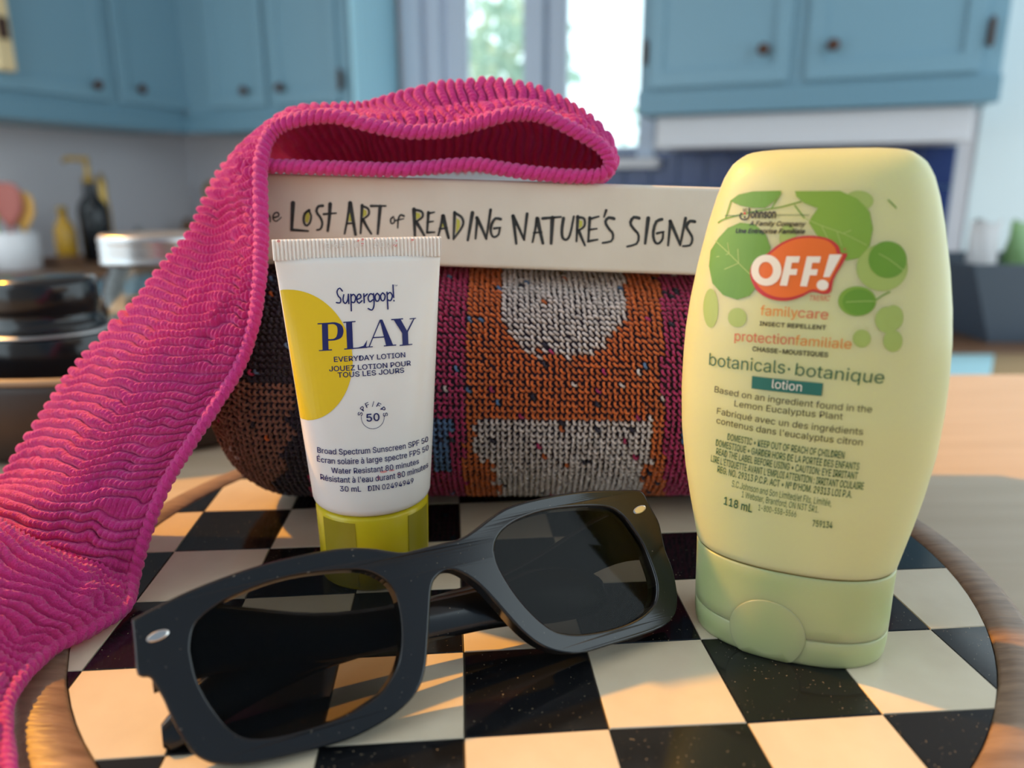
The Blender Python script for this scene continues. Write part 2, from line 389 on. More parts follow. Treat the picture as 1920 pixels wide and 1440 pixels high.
# window: casing, two mullions, sash rails, panes
st('wall_right', box(b0(1842), 4.6, 0.352, 0.359, FLOOR, WT), 'palewall', K0, ROT_B)
win = thing('window_1', 'bright kitchen window with pale blue painted frame and two tall panes', 'window', (*K0, 0), (0, 0, ROT_B)); win['kind'] = 'structure'
def wb(p, q): return at_back(p, WIN_V), at_back(q, WIN_V)
for (p, q, y0) in ((770, 803, 0.30), (803, 832, 0.34), (838, 872, 0.37), (985, 1022, 0.33), (1026, 1057, 0.36), (1200, 1232, 0.33)):
    a, b = wb(p, q); part('window_stile', box(a, b, y0, 0.42, zs + 0.003, 1.45, 0.004), 'frame', win)
part('window_sill', box(u_w0 - 0.03, u_w1 + 0.03, 0.27, 0.359, zs - 0.04, zs, 0.004), 'hood', win)
for p, q in ((870, 987), (1055, 1202)):
    a, b = wb(p, q); part('window_pane', box(a, b, 0.395, 0.399, zs + 0.05, 1.45), 'pane', win)
    part('window_rail', box(a, b, 0.375, 0.415, zs + 0.002, zs + 0.05, 0.004), 'frame', win)
# beadboard reveal beside the window
ub = at_back(662)
bb = thing('beadboard_panel', 'blue beadboard end panel, window light put in its colour, between cabinet and window', 'panel', (*kw(ub, 0), 0), (0, 0, ROT_B))
for k in range(9):
    part('board', box(0.002, 0.016, 0.002 + k * 0.039, 0.002 + k * 0.039 + 0.035, 0.385, 1.35, 0.003), 'bead', bb)
part('backing', box(-0.004, 0.004, 0.0, 0.352, 0.385, 1.35), 'cab_trim', bb)
# navy tile splashback behind the stove
sb = st('wall_splashback', box(at_back(1128, -0.35), at_back(1806, -0.35), 0.351, 0.359, CTR, 0.27), 'cab_trim', K0, ROT_B)
ua, ue = at_back(1128, -0.35), at_back(1806, -0.35); nx = 12; tw = (ue - ua) / nx
tme = new_mesh('tile', *box(0.002, tw - 0.002, 0.342, 0.3515, 0.002, 0.138, 0.002))
for i in range(nx):
    for j in range(3):
        t_ = link('tile', tme, 'navytile', sb); t_.location = (ua + i * tw, 0, CTR + j * 0.14)

def knob(parent, x, y, z):
    r = 0.019; V, F = lathe([(0.006, 0), (0.007, 0.012), (r * .8, 0.016), (r, 0.024), (r * .85, 0.031), (r * .3, 0.034)], 20)
    o = part('knob', ([(x + a, y - c, z + b) for a, b, c in V], F), 'knob', parent, True); return o
def door(parent, x0, x1, z0, z1, kx, kz, hx=None, hz=None):
    d = part('door', join(box(x0, x1, -0.018, 0.0, z0, z0 + 0.055, 0.003), box(x0, x1, -0.018, 0.0, z1 - 0.055, z1, 0.003),
                          box(x0, x0 + 0.05, -0.018, 0.0, z0 + 0.05, z1 - 0.05, 0.003), box(x1 - 0.05, x1, -0.018, 0.0, z0 + 0.05, z1 - 0.05, 0.003)), 'cab', parent)
    part('door_panel', box(x0 + 0.045, x1 - 0.045, -0.008, -0.001, z0 + 0.05, z1 - 0.05), 'cab', d)
    knob(d, kx, -0.018, kz)
    if hx is not None: part('hinge', join(box(hx - 0.009, hx + 0.009, -0.026, -0.016, hz - 0.035, hz + 0.035, 0.002), tube([(hx, -0.027, hz - 0.042), (hx, -0.027, hz + 0.042)], 0.006, 8)), 'hinge', d)
    return d
CB, DB = ZC + 0.25, ZC + 0.345
def cabinet(label, origin, rot, x0, x1, doors, depth=0.33, top=1.35):
    c = thing('wall_cabinet', label, 'cabinet', (*origin, 0), (0, 0, rot))
    part('body', box(x0, x1, 0.001, depth, CB, top, 0.003), 'cab', c)
    part('bottom_rail', box(x0 - 0.004, x1 + 0.004, -0.014, 0.02, CB - 0.004, CB + 0.075, 0.004), 'cab_trim', c)
    for d in doors: door(c, *d)
    return c
# back run, left of window
b = at_back
cabinet('blue two-door wall cabinet in the corner beside the beadboard panel', K0, ROT_B, 0.005, b(660) - 0.006,
        [(b(396), b(505), DB, 1.3, b(470), zat(172, 470, b(470), 0)), (b(516), b(640), DB, 1.3, b(537), zat(166, 537, b(537), 0), b(646), zat(150, 648, b(648), 0))])
# left run
l = lambda p: -at_left(p)
cabinet('blue two-door wall cabinet on the left wall beside the corner', kw(0, 0), ROT_L, l(-60), -0.006,
        [(l(-40), l(205), DB, 1.3, l(176), zat(160, 176, 0, at_left(176))), (l(223), l(368), DB, 1.3, l(258), zat(168, 258, 0, at_left(258)))])
# right run over the stove
cabinet('blue two-door wall cabinet above the white range hood', K0, ROT_B, b(1197), b(1868),
        [(b(1215), b(1474), DB - 0.012, 1.3, b(1425), zat(96, 1425, b(1425), 0), b(1208), zat(100, 1195, b(1208), 0)), (b(1504), b(1825), DB - 0.012, 1.3, b(1551), zat(88, 1551, b(1551), 0), b(1836), zat(62, 1838, b(1836), 0))])
hd = thing('range_hood', 'white boxed range hood under the blue cabinet above navy tiles', 'range hood', (*K0, 0), (0, 0, ROT_B))
part('hood_panel', box(b(1228), b(1832), 0.03, 0.33, 0.272, CB - 0.006, 0.006), 'hood', hd)
part('hood_lip', box(b(1228) - 0.003, b(1832) + 0.003, 0.024, 0.05, 0.266, 0.285, 0.003), 'hood', hd)
# base cabinets + worktops of both runs
def base_run(label, origin, rot, x0, x1, n):
    c = thing('base_cabinet', label, 'cabinet', (*origin, 0), (0, 0, rot))
    part('body', box(x0, x1, -0.22, 0.35, FLOOR + 0.001, CTR - 0.041, 0.004), 'cab', c)
    w_ = (x1 - x0) / n
    for k in range(n):
        d = part('door', box(x0 + k * w_ + 0.01, x0 + (k + 1) * w_ - 0.01, -0.238, -0.221, FLOOR + 0.1, CTR - 0.06, 0.004), 'cab', c)
        knob(d, x0 + k * w_ + 0.05, -0.238, CTR - 0.15)
    return c
base_run('blue base cabinets below the walnut worktop along the back wall', K0, ROT_B, 0.26, 3.2, 6)
base_run('blue base cabinets below the walnut worktop on the left wall', kw(0, 0), ROT_L, -1.2, -0.27, 3)
wt = part('worktop', box(0.26, 3.3, -0.26, 0.35, CTR - 0.04, CTR, 0.004), 'counter'); wt.location = (*K0, 0); wt.rotation_euler = (0, 0, ROT_B); tag(wt, 'dark walnut worktop running along the back wall', 'worktop')
wt = part('worktop', box(-1.2, 0.355, -0.255, 0.355, CTR - 0.04, CTR, 0.004), 'counter'); wt.location = (*kw(0, 0), 0); wt.rotation_euler = (0, 0, ROT_L); tag(wt, 'dark walnut worktop along the left wall under pump bottle', 'worktop')

# trees outside the window
def tree(label, c, R, n, seed):
    r = np.random.default_rng(seed); root = thing('garden_tree', label, 'tree', (c[0], c[1], FLOOR), group='trees outside the window')
    part('trunk', tube([(0, 0, 0), (0.05, 0, 1.0), (0.0, 0.05, c[2] - FLOOR)], [0.09, 0.07, 0.03]), 'bark', root, True)
    V = []; F = []
    for k in range(n):
        d = r.normal(size=3); d /= np.linalg.norm(d); p = d * R * (0.45 + 0.55 * r.random()) * np.array([1, 1, 1.2]) + np.array([0, 0, c[2] - FLOOR])
        a = r.normal(size=3); a /= np.linalg.norm(a); b_ = np.cross(a, r.normal(size=3)); b_ /= np.linalg.norm(b_); s = 0.05 + 0.05 * r.random(); i = len(V)
        V += [p - a * s, p + b_ * s * .5, p + a * s, p - b_ * s * .5]; F.append((i, i + 1, i + 2, i + 3))
    part('leaves', (V, F), 'foliage', root, kind='stuff')
tree('tree with overexposed-pale leaf colour seen through the left window pane', (0.0, 7.0, 1.15), 0.60, 900, 3)
tree('tree with overexposed-pale leaf colour seen through the right window pane', (1.55, 7.6, 0.55), 0.5, 200, 5)

# ================================================================== the table and the tray
tb = part('wooden_table', box(-1.3, 1.3, -0.25, 0.515, -0.045, 0.0, 0.004), 'table'); tb.location = (0, 0, 0)
tbr = thing('kitchen_island', 'oiled pale wood kitchen island top under the checkered tray', 'table', (0, 0, FLOOR))
tb.parent = tbr; tb.location = (0, 0, -FLOOR); tb.name = 'table_top'
part('island_base', box(-1.2, 1.2, -0.2, 0.46, 0.001, -FLOOR - 0.0455, 0.01), 'cab', tbr)

TC = np.array([0.0045, 0.2150]); TR = 0.1259; RO = 0.1385
tray = thing('checkered_tray', 'round wooden tray with glossy black and cream checkered top', 'tray', (TC[0], TC[1], 0))
part('tray_base', lathe([(RO - 0.006, 0.0), (RO - 0.001, 0.004), (RO - 0.003, 0.010), (TR + 0.002, TT - 0.0016)], 128), 'grout', tray, False)
rimp = [(TR, TT - 0.004), (TR, TT - 0.0002), (TR + 0.0006, TT + 0.0004), (TR + 0.004, TT + 0.0008), (TR + 0.009, TT + 0.0005), (RO - 0.0015, TT - 0.0008), (RO, TT - 0.004), (RO, 0.006), (RO - 0.004, 0.0005), (TR, 0.0005)]
NS = 180; rings_ = []
nz = vnoise(4)
for k in range(NS):
    t = 2 * math.pi * k / NS; wob = 0.0004 * (nz(np.array(k * 0.31), np.array(0.0)) - 0.5)
    rings_.append([((r + (wob if i < 3 else 0)) * math.cos(t), (r + (wob if i < 3 else 0)) * math.sin(t), z) for i, (r, z) in enumerate(rimp)])
V, F = sections(rings_, False); n = len(rimp); F += [((NS - 1) * n + i, (NS - 1) * n + (i + 1) % n, (i + 1) % n, i) for i in range(n)]
part('wooden_rim', (V, F), 'rim', tray, True)
# tiles, clipped to the circle
GO = np.array([-0.0121, 0.1608]) - TC; GY = 0.077; TS = 0.03
def clip_circle(P, R):
    out = []; n = len(P)
    for i in range(n):
        a, b_ = P[i], P[(i + 1) % n]; ia, ib = a @ a <= R * R, b_ @ b_ <= R * R; d = b_ - a
        A, B, C_ = d @ d, 2 * a @ d, a @ a - R * R; disc = B * B - 4 * A * C_; ts = []
        if disc > 0: ts = [t for t in ((-B - math.sqrt(disc)) / (2 * A), (-B + math.sqrt(disc)) / (2 * A)) if 0 < t < 1]
        if ia: out.append((a, False))
        for t in ts: out.append((a + d * t, True))
    res = []
    for i in range(len(out)):
        p, onc = out[i]; q, onq = out[(i + 1) % len(out)]; res.append(p)
        if onc and onq:
            m = (p + q) / 2
            if abs(np.linalg.norm(p) - R) < 1e-7 and np.linalg.norm(m) > 1e-6:
                a0, a1 = math.atan2(p[1], p[0]), math.atan2(q[1], q[0]); da = (a1 - a0 + math.pi) % (2 * math.pi) - math.pi
                if abs(da) < 0.9:
                    for k in (0.25, 0.5, 0.75): res.append(R * np.array([math.cos(a0 + da * k), math.sin(a0 + da * k)]))
    return res
cg, sg = math.cos(GY), math.sin(GY)
jit = {}
def corner(i, j):
    if (i, j) not in jit: jit[(i, j)] = (rng.random(2) - 0.5) * 0.0007
    x, y = i * TS + jit[(i, j)][0], -j * TS + jit[(i, j)][1]
    return GO + np.array([cg * x - sg * y, sg * x + cg * y])
for i in range(-7, 8):
    for j in range(-10, 6):
        q = [corner(i, j), corner(i, j + 1), corner(i + 1, j + 1), corner(i + 1, j)]
        c = sum(q) / 4; q = [c + (p - c) * 0.993 for p in q]
        if all(np.linalg.norm(p) > TR + 0.02 for p in q): continue
        P = clip_circle(q, TR - 0.0002)
        if len(P) < 3: continue
        n = len(P); ce = sum(P) / n
        V = [(p[0], p[1], TT - 0.0014) for p in P] + [(p[0], p[1], TT - 0.00025) for p in P] + [((p + (ce - p) * 0.012)[0], (p + (ce - p) * 0.012)[1], TT) for p in P]
        F = [(k, (k + 1) % n, n + (k + 1) % n, n + k) for k in range(n)] + [(n + k, n + (k + 1) % n, 2 * n + (k + 1) % n, 2 * n + k) for k in range(n)] + [tuple(range(2 * n, 3 * n))]
        part('tile', (V, F), 'black_tile' if (i + j) % 2 == 0 else 'white_tile', tray)

# ================================================================== rolled terry towel
BW, BH, BD = float(np.linalg.norm(PY(1690, 362, 0.2350) - PY(458, 323.5, 0.2445))), 0.0272, 0.138
bL, bR = PY(458, 323.5, 0.2445), PY(1690, 362, 0.2350)
BYAW = math.atan2(bR[1] - bL[1], bR[0] - bL[0]); BRX = math.atan2(bR[2] - bL[2], math.hypot(*(bR - bL)[:2]))
BO = (bL + bR) / 2 + np.array([0, 0, -BH])          # bottom centre of the spine
def book_under(x): return BO[2] + (x - BO[0]) * math.tan(BRX)
TWC = np.array([0.262, TT + 0.0430]); TWL, TWR = -0.1045, 0.139
tw_root = thing('rolled_towel', 'rolled terry towel with orange, white, magenta and navy pattern under the book', 'towel', (0.02, TWC[0], TT))
def tw_scale(x):
    e = 0.030; s = 1.0
    if x < TWL + e: s = max(0.0, 1 - ((TWL + e - x) / e) ** 2.3) ** (1 / 2.3)
    if x > TWR - e: s = max(0.0, 1 - ((x - TWR + e) / e) ** 2.3) ** (1 / 2.3)
    return s
def tw_pt(x, ph, grow=0.0):
    """point on the roll: ph = 0 faces the viewer, pi/2 is up"""
    s = tw_scale(x); hz = (book_under(x) - TT - 0.0034) / 2
    c, sn = math.cos(ph), math.sin(ph); ex = 1.0
    y = -math.copysign(abs(c) ** ex, c) * (0.0405 * s + grow); z = math.copysign(abs(sn) ** ex, sn) * (hz * s + grow)
    # the roll sags: flatter below, centred so that it always rests on the tray
    zc = hz + 0.0012
    return np.array([x, TWC[0] + y, TT + zc + z * (0.985 if sn < 0 else 1.0)])
o3 = np.array([0.02, TWC[0], TT])
xs = [TWL + 0.0003] + list(TWL + 0.030 * (1 - np.cos(np.linspace(0.12, math.pi / 2, 12)))) + list(np.linspace(TWL + 0.034, TWR - 0.03, 40)) + list(TWR - 0.030 * (1 - np.sin(np.linspace(0.05, math.pi / 2 - 0.1, 10))))
rings_ = [[tuple(tw_pt(x, 2 * math.pi * k / 48, -0.0012) - o3) for k in range(48)] for x in xs]
part('towel_roll', sections(rings_), 'towel_base', tw_root, True)
ORG, WHT, MAG, NVY, BLU, BRN = (0.62, 0.135, 0.022), (0.66, 0.58, 0.55), (0.42, 0.022, 0.105), (0.022, 0.016, 0.035), (0.10, 0.19, 0.36), (0.27, 0.125, 0.085)
def tcol(x, y):
    if x < 585:
        base = NVY
        e = (x - 505) / 75
        if y > 715 and y < 945 and x < 560 - max(0, y - 740) * 0.22 + 10 * math.sin(y * .11) and x < 560: base = BRN
        return base
    if x < 812: return MAG
    if x < 848 and 785 < y < 878: return BLU
    lo, hi = 876 - 4 * math.sin(y * .01), 1240 + (y - 520) * 0.02
    if x < lo or x > hi:
        if x > 1276 and 785 < y < 835: return BLU
        return MAG
    if y < 668:
        a, b_ = (940, 1172) if y < 600 else (940 + (y - 600) * 0.75, 1172 - (y - 600) * 0.85)
        if a < x < b_: return WHT
    elif y > 785:
        a, b_ = (893, 1224) if y < 862 else (925 + (y - 862) * 0.25, 1204)
        if a < x < b_: return WHT
    return ORG
SEG, SID = 6, 4
th = np.linspace(0, math.pi, SEG); LV = []; LF = []; LC = []
def add_loop(p, n_, a_, b_, col, h, r, tr):
    i0 = len(LV)
    for k in range(SEG):
        c, s = math.cos(th[k]), math.sin(th[k]); ctr = p + b_ * (r * c) + n_ * (h * s) + a_ * (h * 0.45 * s)
        t = -b_ * (r * s) + (n_ + 0.45 * a_) * (h * c); t = t / (np.linalg.norm(t) + 1e-9); u1 = np.cross(t, a_); u1 /= (np.linalg.norm(u1) + 1e-9); u2 = np.cross(t, u1)
        for m in range(SID):
            an = 2 * math.pi * m / SID + 0.78; LV.append(ctr + tr * (u1 * math.cos(an) + u2 * math.sin(an)) - o3)
    for k in range(SEG - 1):
        for m in range(SID): LF.append((i0 + k * SID + m, i0 + k * SID + (m + 1) % SID, i0 + (k + 1) * SID + (m + 1) % SID, i0 + (k + 1) * SID + m))
    LC.extend([col] * (SEG * SID))
x = TWL + 0.0006
PALL = [ORG, WHT, MAG, NVY, BLU, NVY]
while x < TWR - 0.0006:
    s = tw_scale(x); circ = 0.043 * max(s, 0.15); nph = max(6, int(circ * 3.4 / 0.00212))
    off = random.random() * 0.4
    for k in range(nph):
        ph = math.radians(-98) + math.radians(200) * (k + 0.2 * random.random()) / nph
        xx = x + 0.0004 * (random.random() - 0.5)
        p = tw_pt(xx, ph, -0.0010); e = 0.002
        dx = tw_pt(xx + 0.0008, ph) - tw_pt(max(xx - 0.0008, TWL + 1e-5), ph); dp = tw_pt(xx, ph - 0.02) - tw_pt(xx, ph + 0.02)
        n_ = np.cross(dp, dx); ln = np.linalg.norm(n_)
        if ln < 1e-12: continue
        n_ /= ln; a_ = dp / (np.linalg.norm(dp) + 1e-12)
        if n_ @ (p - np.array([0.02, TWC[0], TT + 0.043])) < 0: n_ = -n_
        if p[2] + n_[2] * 0.002 + a_[2] * 0.001 < TT + 0.0006: continue
        q = to_px(p); c = tcol(q[0] + 5 * (random.random() - .5), q[1] + 8 * (random.random() - .5))
        rr = random.random()
        if rr < 0.035: c = random.choice(PALL)
        v = 0.82 + 0.36 * random.random(); c = tuple(min(1, ch * v) for ch in c)
        b_ = np.cross(n_, a_); ang = 0.95 + (random.random() - 0.5) * 0.9; b2 = b_ * math.cos(ang) + a_ * math.sin(ang); a2 = a_ * math.cos(ang) - b_ * math.sin(ang)
        add_loop(p, n_, a2, b2, c, 0.00115 * (0.8 + 0.4 * random.random()), 0.00082, 0.00050)
    x += 0.00182 if s > 0.9 else 0.0013
me = new_mesh('terry_pile', LV, LF)
ca = me.color_attributes.new('pile', 'FLOAT_COLOR', 'POINT'); ca.data.foreach_set('color', np.hstack([np.array(LC), np.ones((len(LC), 1))]).astype(np.float32).ravel())
link('terry_pile', me, 'pile', tw_root, True, kind='stuff')

# ================================================================== the book
book = thing('paperback_book', 'cream paperback lying flat on the towel, hand-lettered spine facing out', 'book', tuple(BO), (0, -BRX, BYAW))
book.rotation_euler = (Matrix.Rotation(BYAW, 3, 'Z') @ Matrix.Rotation(-BRX, 3, 'Y')).to_euler()
hw = BW / 2
def bookcover():
    # rounded C section swept along the spine
    ct = 0.0006; pr = []
    r = 0.0012
    sec = [(BD, BH), (r, BH)] + [(r - r * math.sin(a), BH - r + r * math.cos(a)) for a in (0.5, 1.05)] + [(0, BH - r), (0, r)] + [(r - r * math.cos(a), r - r * math.sin(a)) for a in (0.5, 1.05)] + [(r, 0), (BD, 0), (BD, ct), (r, ct), (ct, r), (ct, BH - r), (r, BH - ct), (BD, BH - ct)]
    return sections([[(x, y, z) for y, z in sec] for x in (-hw, hw)])
cov = bookcover(); part('book_cover', cov, 'spine', book)
part('page_block', box(-hw + 0.001, hw - 0.001, 0.0012, BD - 0.001, 0.0008, BH - 0.0008), 'pages', book)
class BH_(Host): pass
bh = Host((box(-hw, hw, 0, BD, 0, BH)), book, tuple(BO), BYAW, -BRX)
def c6(P): return [(380 + x / 2.4, 160 + y / 2.4) for x, y in P]
def c2(P): return [(600 + x / 2.743, y / 2.743) for x, y in P]
def c3(P): return [(1220 + x / 2.743, y / 2.743) for x, y in P]
L6 = [  # (points, stroke width in photo px)
 ([(258, 535), (250, 612)], 3.0), ([(240, 545), (280, 535)], 3.0), ([(288, 530), (277, 615)], 3.2), ([(278, 602), (293, 580), (303, 592), (304, 615)], 3.0), ([(318, 596), (343, 588), (338, 572), (322, 578), (317, 600), (332, 612), (354, 594)], 2.8),
 ([(407, 530), (401, 648)], 7.5), ([(401, 650), (475, 656)], 5.0), ([(480, 562), (460, 578), (455, 610), (466, 632), (483, 618), (489, 588), (478, 562)], 4.6),
 ([(541, 542), (520, 546), (513, 570), (531, 596), (539, 622), (531, 646), (515, 651)], 5.0), ([(574, 534), (570, 600), (563, 655)], 6.5), ([(545, 580), (601, 575)], 4.0),
 ([(662, 530), (652, 600), (639, 668)], 4.8), ([(664, 530), (676, 600), (688, 672)], 7.2), ([(648, 622), (684, 620)], 3.6),
 ([(718, 540), (711, 666)], 5.2), ([(716, 543), (744, 555), (747, 582), (716, 606)], 4.4), ([(722, 604), (740, 638), (759, 668)], 5.2),
 ([(758, 543), (824, 543)], 4.6), ([(799, 545), (788, 668)], 6.2),
 ([(858, 592), (846, 604), (850, 622), (863, 616), (862, 598)], 3.2), ([(906, 588), (890, 584), (880, 606), (878, 642)], 3.6), ([(866, 609), (905, 600)], 3.0),
 ([(951, 558), (955, 676)], 6.5), ([(952, 560), (985, 568), (989, 592), (957, 616)], 4.8), ([(961, 614), (980, 645), (997, 675)], 6.0),
 ([(1016, 572), (1010, 660)], 5.2), ([(1010, 662), (1044, 661)], 4.4), ([(1014, 577), (1043, 571)], 4.2), ([(1011, 616), (1038, 612)], 3.8),
 ([(1080, 588), (1071, 635), (1059, 682)], 4.8), ([(1082, 588), (1094, 640), (1107, 687)], 6.8), ([(1066, 646), (1101, 642)], 3.6),
 ([(1134, 572), (1129, 692)], 5.2), ([(1133, 574), (1166, 595), (1170, 632), (1130, 690)], 4.8), ([(1214, 573), (1193, 697)], 6.2),
 ([(1236, 602), (1228, 690)], 5.0), ([(1234, 596), (1256, 642), (1276, 690)], 6.0), ([(1296, 560), (1276, 692)], 4.8),
 ([(1341, 602), (1316, 600), (1299, 630), (1297, 662), (1309, 683), (1331, 672), (1337, 642)], 5.0), ([(1312, 644), (1340, 640)], 4.2),
 ([(1397, 588), (1411, 712)], 6.2), ([(1397, 588), (1422, 640), (1446, 694)], 5.8), ([(1460, 578), (1446, 696)], 5.0),
 ([(1504, 600), (1496, 650), (1484, 706)], 4.8), ([(1506, 600), (1518, 655), (1531, 711)], 7.0), ([(1490, 664), (1526, 660)], 3.6),
 ([(1530, 599), (1612, 592)], 5.0), ([(1574, 596), (1568, 712)], 7.0),
 ([(1624, 598), (1616, 650), (1620, 686), (1638, 694), (1654, 668), (1670, 590)], 5.4),
 ([(1688, 590), (1682, 702)], 5.2), ([(1686, 594), (1716, 600), (1717, 634), (1688, 655)], 4.8), ([(1692, 654), (1706, 688), (1720, 720)], 5.6),
 ([(1742, 596), (1735, 700)], 5.4), ([(1735, 702), (1777, 694)], 4.6), ([(1740, 602), (1782, 590)], 4.6), ([(1737, 650), (1774, 645)], 4.0),
 ([(1816, 562), (1806, 592)], 4.4), ([(1851, 600), (1826, 596), (1812, 616), (1828, 646), (1846, 668), (1840, 700), (1800, 709)], 5.4)]
S2 = [([(1641, 1122), (1612, 1118), (1596, 1148), (1614, 1178), (1638, 1208), (1630, 1252), (1580, 1268)], 5.4), ([(1688, 1122), (1672, 1252)], 6.6),
      ([(1758, 1128), (1728, 1142), (1713, 1200), (1722, 1244), (1742, 1252), (1762, 1228), (1764, 1194)], 5.4), ([(1733, 1200), (1768, 1192)], 4.4),
      ([(1802, 1138), (1790, 1262)], 5.2), ([(1801, 1138), (1826, 1196), (1851, 1256)], 6.2), ([(1880, 1122), (1852, 1262)], 5.0)]
S3 = [([(226, 1140), (200, 1138), (184, 1166), (200, 1196), (214, 1224), (204, 1260), (166, 1266)], 5.4)]
ink = []
for conv, LST in ((c6, L6), (c2, S2), (c3, S3)):
    for pts, wd in LST: ink.append(onhost(bh, stroke(conv(pts), wd, taper=True)))
bh.emit('title_lettering', ink, 'ink', 0.00012, 0.02, label='dark brush-drawn spine title')
fills = [c6([(474, 568), (463, 585), (462, 612), (472, 622), (481, 600), (482, 580)]), c6([(664, 560), (656, 612), (676, 612)]), c6([(723, 556), (738, 564), (738, 582), (722, 594)]),
         c6([(960, 572), (978, 576), (980, 592), (962, 604)]), c6([(1081, 606), (1074, 638), (1094, 636)]), c6([(1143, 596), (1158, 610), (1158, 636), (1140, 668)]), c6([(1695, 606), (1709, 610), (1708, 634), (1694, 644)])]
for p in fills: bh.emit('letter_fill', [onhost(bh, poly(p))], 'chartreuse', 0.00008, 0.02, label='chartreuse fill inside a letter')

# ================================================================== pink knit garment draped over the book
def cam_dir(p): d = CAM - p; return d / np.linalg.norm(d)
SB = [  # hem px, hem Y, outer px, outer Y, bulge (m)
 ((250, 1085), .186, (-150, 1010), .200, .012), ((266, 1025), .1895, (-100, 985), .205, .011), ((286, 965), .1925, (-50, 950), .210, .011),
 ((312, 905), .196, (0, 915), .216, .010), ((353, 838), .200, (52, 840), .221, .009), ((403, 762), .205, (103, 762), .226, .008),
 ((447, 690), .210, (152, 690), .231, .007), ((471, 625), .215, (207, 628), .236, .006), ((482, 565), .2195, (268, 565), .241, .004),
 ((488, 503), .224, (318, 498), .246, .000), ((490, 430), .2285, (366, 432), .252, -.003), ((488, 358), .2325, (392, 372), .258, .001),
 ((490, 298), .2355, (424, 318), .268, .004)]
LOW = [  # where the band comes down on the tray: hem px on the tray, outer edge offset (m), bulge
 ((34, 1600), (-.066, .004, -.008), .006), ((13, 1440), (-.070, .010, -.003), .008), ((13, 1315), (-.072, .016, .014), .010),
 ((88, 1224), (-.073, .020, .022), .012), ((170, 1180), (-.075, .021, .026), .013), ((234, 1138), (-.077, .021, .029), .013)]
HM = [PZ(*h, TT + .0034) for h, _, _ in LOW]; OM = [h + np.array(o) for h, (_, o, _) in zip(HM, LOW)]
HM += [PY(*h, y) for h, y, _, _, _ in SB]; OM += [PY(*q, y) for _, _, q, y, _ in SB]
SB = [(0, 0, 0, 0, q[2]) for q in LOW] + SB
MM = [(a + b_) / 2 + cam_dir((a + b_) / 2) * s[4] + np.array([0, 0, abs(s[4]) * .3]) for a, b_, s in zip(HM, OM, SB)]
EM = [o + np.array([0.004, 0.016, -0.010 if k > 3 else -0.003]) for k, o in enumerate(OM)]      # the cloth rolls away behind the far edge
def btop(x): return BO[2] + BH + (x - BO[0]) * math.tan(BRX) + 0.0004
def top(hp, cp, hy=.2385, cy=.270, ey=.302, zend=None):
    h = PY(*hp, hy); c = PY(*cp, cy); e = np.array([c[0] + (c[0] - h[0]) * .3, ey, btop(c[0]) + .0015])
    HM.append(h); MM.append((h * .45 + c * .55) + np.array([0, -.003, -.0012])); OM.append(c); EM.append(e)
for hp, cp in (((507, 252), (480, 262)), ((545, 228), (556, 218)), ((620, 218), (640, 213)), ((700, 236), (690, 206)), ((770, 247), (752, 189)), ((840, 244), (830, 174)),
               ((900, 229), (890, 170)), ((960, 214), (950, 172)), ((1020, 218), (1010, 184)), ((1080, 246), (1068, 210)), ((1124, 272), (1113, 243)), ((1144, 300), (1140, 282))):
    top(hp, cp)
for hx_, dz in ((1138, .0034), (1110, .0017), (1040, .0017), (960, .0027), (890, .0040), (820, .0030), (740, .0018), (640, .0017), (560, .0017), (500, .0017), (455, .0017)):
    x_ = PY(hx_, 330, .2385)[0]; z_ = btop(x_) + dz
    h = np.array([x_, .2385, z_]); HM.append(h); OM.append(h + np.array([0.0, .032, .0002])); MM.append((h + OM[-1]) / 2); EM.append(h + np.array([0, .062, .0002]))
NT, NSS = 1700, 230
H_, M_, O_, E_ = (cr(np.array(q), NT) for q in (HM, MM, OM, EM))
# even spacing along the hem
al = np.r_[0, np.cumsum(np.linalg.norm(np.diff((H_ + M_) / 2, axis=0), axis=1))]; ev = np.linspace(0, al[-1], NT)
H_, M_, O_, E_ = (np.stack([np.interp(ev, al, q[:, k]) for k in range(3)], 1) for q in (H_, M_, O_, E_))
AL = ev
P = np.stack([cr(np.stack([H_[i], M_[i], O_[i], E_[i]]), NSS) for i in range(NT)], 0)
du = np.gradient(P, axis=0); dv = np.gradient(P, axis=1); N = np.cross(du, dv); N /= (np.linalg.norm(N, axis=2, keepdims=True) + 1e-12)
tl = AL[:, None] * 1000 * np.ones((1, NSS)); sl = np.cumsum(np.linalg.norm(dv, axis=2), axis=1) * 1000      # mm along / across
n1, n2, n3, n4 = vnoise(1), vnoise(2), vnoise(3), vnoise(5)
gather = np.exp(-((sl - 8) / 9.0) ** 2) + 0.35
sf = np.clip(sl / 52.0, 0, 1); chev = 1.5 * (1 - np.abs(sf - 0.5) * 2)
ph = tl / 3.0 + chev + 0.75 * (n1(tl / 11, sl / 8) - .5) + gather * 0.85 * (n2(tl / 5, sl / 3.6) - .5)
fr = ph - np.floor(ph); rib = 1 - np.abs(2 * fr - 1) ** 3.0                  # rounded rib, sharp valley
row = np.floor(ph); st1 = 0.5 + 0.5 * np.cos(2 * np.pi * (sl / 1.5 + 0.37 * row) + 2.2 * (fr - .5))
hgt = 0.00150 * rib + 0.00085 * st1 * rib + 0.0022 * (n3(tl / 26, sl / 17) - .5) + 0.0022 * gather * (n4(tl / 7.0, sl / 4.5) - .5)
hgt = hgt * (0.25 + 0.75 * np.clip(sl / 3.5, 0, 1))
